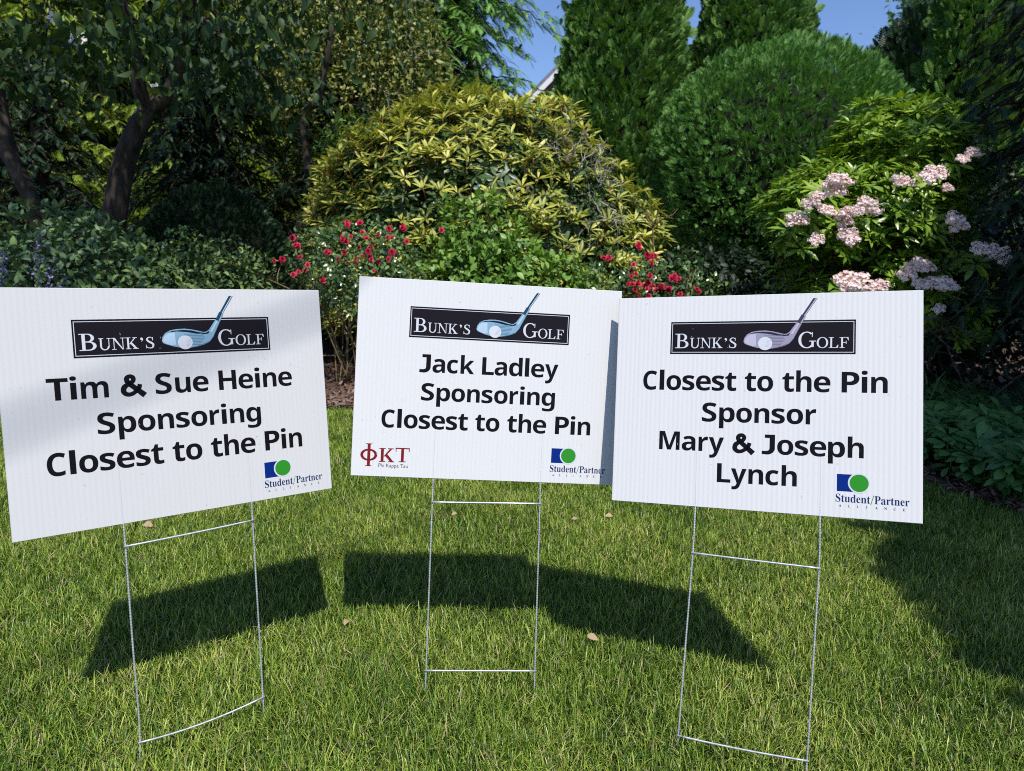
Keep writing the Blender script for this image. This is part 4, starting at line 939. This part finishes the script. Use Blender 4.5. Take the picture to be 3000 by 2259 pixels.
def lily_clump():
    e = thing('lily_clump', 'small clump of narrow arching leaves behind the right edge of the ribbed sign', 'plant', (2.68, 4.55, 0)); mb = MB(); n = 60
    P = rng.normal(size=(n, 3)) * np.array([.07, .06, 0]); blades(mb, P, rng.uniform(.25, .45, n), rng.uniform(.1, .6, n), rng.uniform(.2, 1.0, n), rng.uniform(.008, .014, n)); mb.build('leaves', M['smallleaf'], e)
lily_clump()
M['dead'] = mat_leaf('dead_leaf', [(.34, .22, .12), (.48, .34, .2), (.6, .45, .3)], .7, .2, .2, .1)
for x, y, L, s in ((.411, 2.67, .055, 'on sunlit grass below the overlap of two signs'), (.271, 2.622, .04, 'smallest of two right of the middle stake top bar'), (.224, 1.765, .055, 'at the front edge of the long dark shadow'), (-.423, 1.801, .045, 'in the gap between left and middle stakes'),
                   (-.196, 2.639, .04, 'seen inside the middle stake below its top bar'), (-1.297, 2.422, .07, 'just under the bottom edge of the left sign'), (-.84, 2.314, .045, 'right of the left stake near its top bar'), ):
    mb = MB(); T = leaf_tmpl(.3, .25, .35, .45); scatter(mb, T, np.array([[0, 0, .006]]), unit(np.array([[rng.normal(), rng.normal(), .35]])), np.array([[rng.normal(0, .3), -.55, .8]]), np.array([L * .6]))
    o = mb.build('fallen_leaf', M['dead']); o.location = (x, y, .004); tag(o, 'curled tan dead leaf ' + s, 'leaf', 'fallen leaves on the lawn')

# ---- beyond the garden: two houses and a far tree
M['brick'] = mat_noise('brick_wall', [(.16, .07, .05), (.27, .13, .10), (.33, .18, .14)], 14, .9); M['roof'] = mat_noise('grey_shingles', [(.13, .13, .15), (.22, .22, .25)], 10, .9); M['trim'] = mat_plain('white_trim', (.7, .7, .7), .6)
M['siding'] = mat_noise('pale_siding', [(.5, .5, .48), (.62, .62, .6)], 3, .8)
M['pane'] = mat_plain('window_glass', (.02, .025, .03), .08)
def house(label, x, y, w, d, eave, ridge, wallmat, rot):
    e = thing('house', label, 'house', (x, y, 0), 'houses beyond the garden'); e.rotation_euler = (0, 0, rot); h = w / 2; mb = MB()
    V = [(-h, 0, 0), (h, 0, 0), (h, 0, eave), (0, 0, ridge), (-h, 0, eave), (-h, d, 0), (h, d, 0), (h, d, eave), (0, d, ridge), (-h, d, eave)]
    mb.addpoly(V, [(0, 1, 2, 3, 4), (6, 5, 9, 8, 7), (1, 6, 7, 2), (5, 0, 4, 9)]); mb.build('wall', M[wallmat], e); mb = MB()
    for s in (-1, 1):
        a = np.array([s * (h + .35), -.35, eave - .35 * (ridge - eave) / h + .02]); b = np.array([0, -.35, ridge + .02]); u = np.array([0, d + .7, 0]); t = UP * .16
        Q = [a, b, b + u, a + u, a + t, b + t, b + u + t, a + u + t]; mb.addpoly(Q, [(0, 1, 2, 3), (7, 6, 5, 4), (0, 4, 5, 1), (1, 5, 6, 2), (2, 6, 7, 3), (3, 7, 4, 0)])
    mb.build('roof', M['roof'], e); mb = MB()
    for s in (-1, 1):
        a = np.array([s * (h + .35), -.39, eave - .35 * (ridge - eave) / h - .2]); b = np.array([0, -.39, ridge - .2]); t = UP * .22; u = np.array([0, .035, 0])
        Q = [a, b, b + t, a + t, a + u, b + u, b + t + u, a + t + u]; mb.addpoly(Q, [(0, 1, 2, 3), (7, 6, 5, 4), (0, 4, 5, 1), (3, 2, 6, 7)])
    mb.build('rake_board', M['trim'], e)
    for q in (-.5, .5):
        mb = MB(); x0, z0 = q * h - .5, eave * .55
        mb.addpoly([(x0, -.03, z0), (x0 + 1, -.03, z0), (x0 + 1, -.03, z0 + 1.4), (x0, -.03, z0 + 1.4)], [(0, 1, 2, 3)]); mb.build('window', M['pane'], e)
house('brick house with white gable trim glimpsed beside the tall dark arborvitae', 3.0, 25, 8, 9, 4.7, 8.85, 'brick', .0)
house('pale house with grey roof glimpsed behind the laurel at right', 12.5, 21, 9, 8, 3.4, 6.1, 'siding', 1.2)
M['farleaf'] = mat_leaf('far_tree_leaf', [(0.046, 0.098, 0.039), (0.078, 0.156, 0.058), (0.130, 0.221, 0.078)], .5, .2, .3, .5, .4)
def far_tree(label, x, y, H, c, r, n, L, sd, mat='farleaf', group='leafy trees outside the garden'):
    e = thing('leafy_tree', label, 'tree', (x, y, 0), group); mb = MB(); tube(mb, [(0, 0, -.1), (.1, 0, H * .4), (0, .1, H * .8)], [r[0] * .09, r[0] * .06, .03], 8)
    for k in range(24): D = rvec(1)[0]; D[2] = abs(D[2]) * .8 - .1; q = np.array(c) + D * np.array(r) * .85; tube(mb, curve_pts([(0, 0, H * .45 + .25 * H * rng.random()), q * .5 + np.array([0, 0, H * .32]), q], 4), np.linspace(r[0] * .03, .012, 9), 4)
    mb.build('trunk', M['bark'], e); B = ellipsoid_pts(70, c, r, -.8, .25, .15, 2, sd)[0]; P = np.concatenate([b + rng.normal(size=(n // 70, 3)) * .17 * np.array(r) for b in B])
    mb = MB(); m = len(P); scatter(mb, LEAF_SMALL, P, rvec(m) - .3 * UP, unit(UP + .8 * rvec(m)), L * rng.uniform(.6, 1.2, m)); mb.build('crown', M[mat], e); return e
far_tree('leafy deciduous tree against the sky beyond the narrow evergreen', 13.6, 25, 9.5, (0, 0, 6.6), (2.0, 1.8, 3.4), 14000, .24, 131)
far_tree('smaller far leafy tree low against the sky beside the rounded arborvitae', 10.9, 25.5, 7, (0, 0, 5.2), (1.5, 1.3, 2.2), 6000, .22, 132)

# ---- behind and beside the camera: what throws the shade on the lawn and the stripe on the left sign
def shade_tree():
    e = thing('shade_tree', 'big leafy shade tree standing right of the camera outside the picture', 'tree', (4.9, .6, 0)); o = np.array([4.9, .6, 0]); mb = MB()
    tube(mb, curve_pts([(4.9, .6, -.1), (4.85, .6, 1.5), (4.6, .7, 3.0), (4.5, .8, 4.4)], 5), np.linspace(.2, .08, 16), 9); L = []
    for c, r in (((3.8, -.95, 4), (1.75, 1.75, 1.3)), ((4.1, 1.1, 4), (1.5, 1.5, 1.2)), ((4.95, 2.6, 4.2), (1.75, 1.7, 1.5))):
        P, N = ellipsoid_pts(16000, c, r, -1, .2, .03, 3, 141); L.append(P); tube(mb, curve_pts([(4.6, .7, 2.9), ((4.6 + c[0]) / 2, (.7 + c[1]) / 2, 3.6), c], 5), np.linspace(.08, .02, 11), 5)
    mb.build('trunk', M['bark'], e, offset=o); P = np.concatenate(L); n = len(P); mb = MB(); scatter(mb, LEAF_SMALL, P, rvec(n), unit(UP + .8 * rvec(n)), .17 * rng.uniform(.7, 1.2, n)); mb.build('crown', M['farleaf'], e, offset=o)
shade_tree()
def cable():
    a, b = np.array([.407, -3.085, 7.27]), np.array([.867, -2.68, 7.47]); d = unit(b - a); p0, p1 = a - d * 4.5, b + d * 4.5
    mb = MB(); C = np.array([p0 + (p1 - p0) * t for t in np.linspace(0, 1, 30)]); tube(mb, C, .0105, 6)
    o = mb.build('overhead_cable', M['cable']); tag(o, 'thin black overhead cable strung between two poles behind the camera', 'cable')
    for p, s in ((p0, 'shorter wooden utility pole at the low end of the cable'), (p1, 'taller wooden utility pole at the high end of the cable')):
        e = thing('utility_pole', s, 'pole', (p[0], p[1], 0), 'utility poles behind the camera'); mb = MB(); tube(mb, [(0, 0, -.2), (0, 0, p[2] + .3)], [.12, .09], 10); mb.build('pole', M['bark'], e)
        mb = MB(); tube(mb, [(-.5, 0, p[2] + .05), (.5, 0, p[2] + .05)], .05, 6); mb.build('crossarm', M['bark'], e)
M['cable'] = mat_plain('black_cable', (.02, .02, .02), .6)
cable()
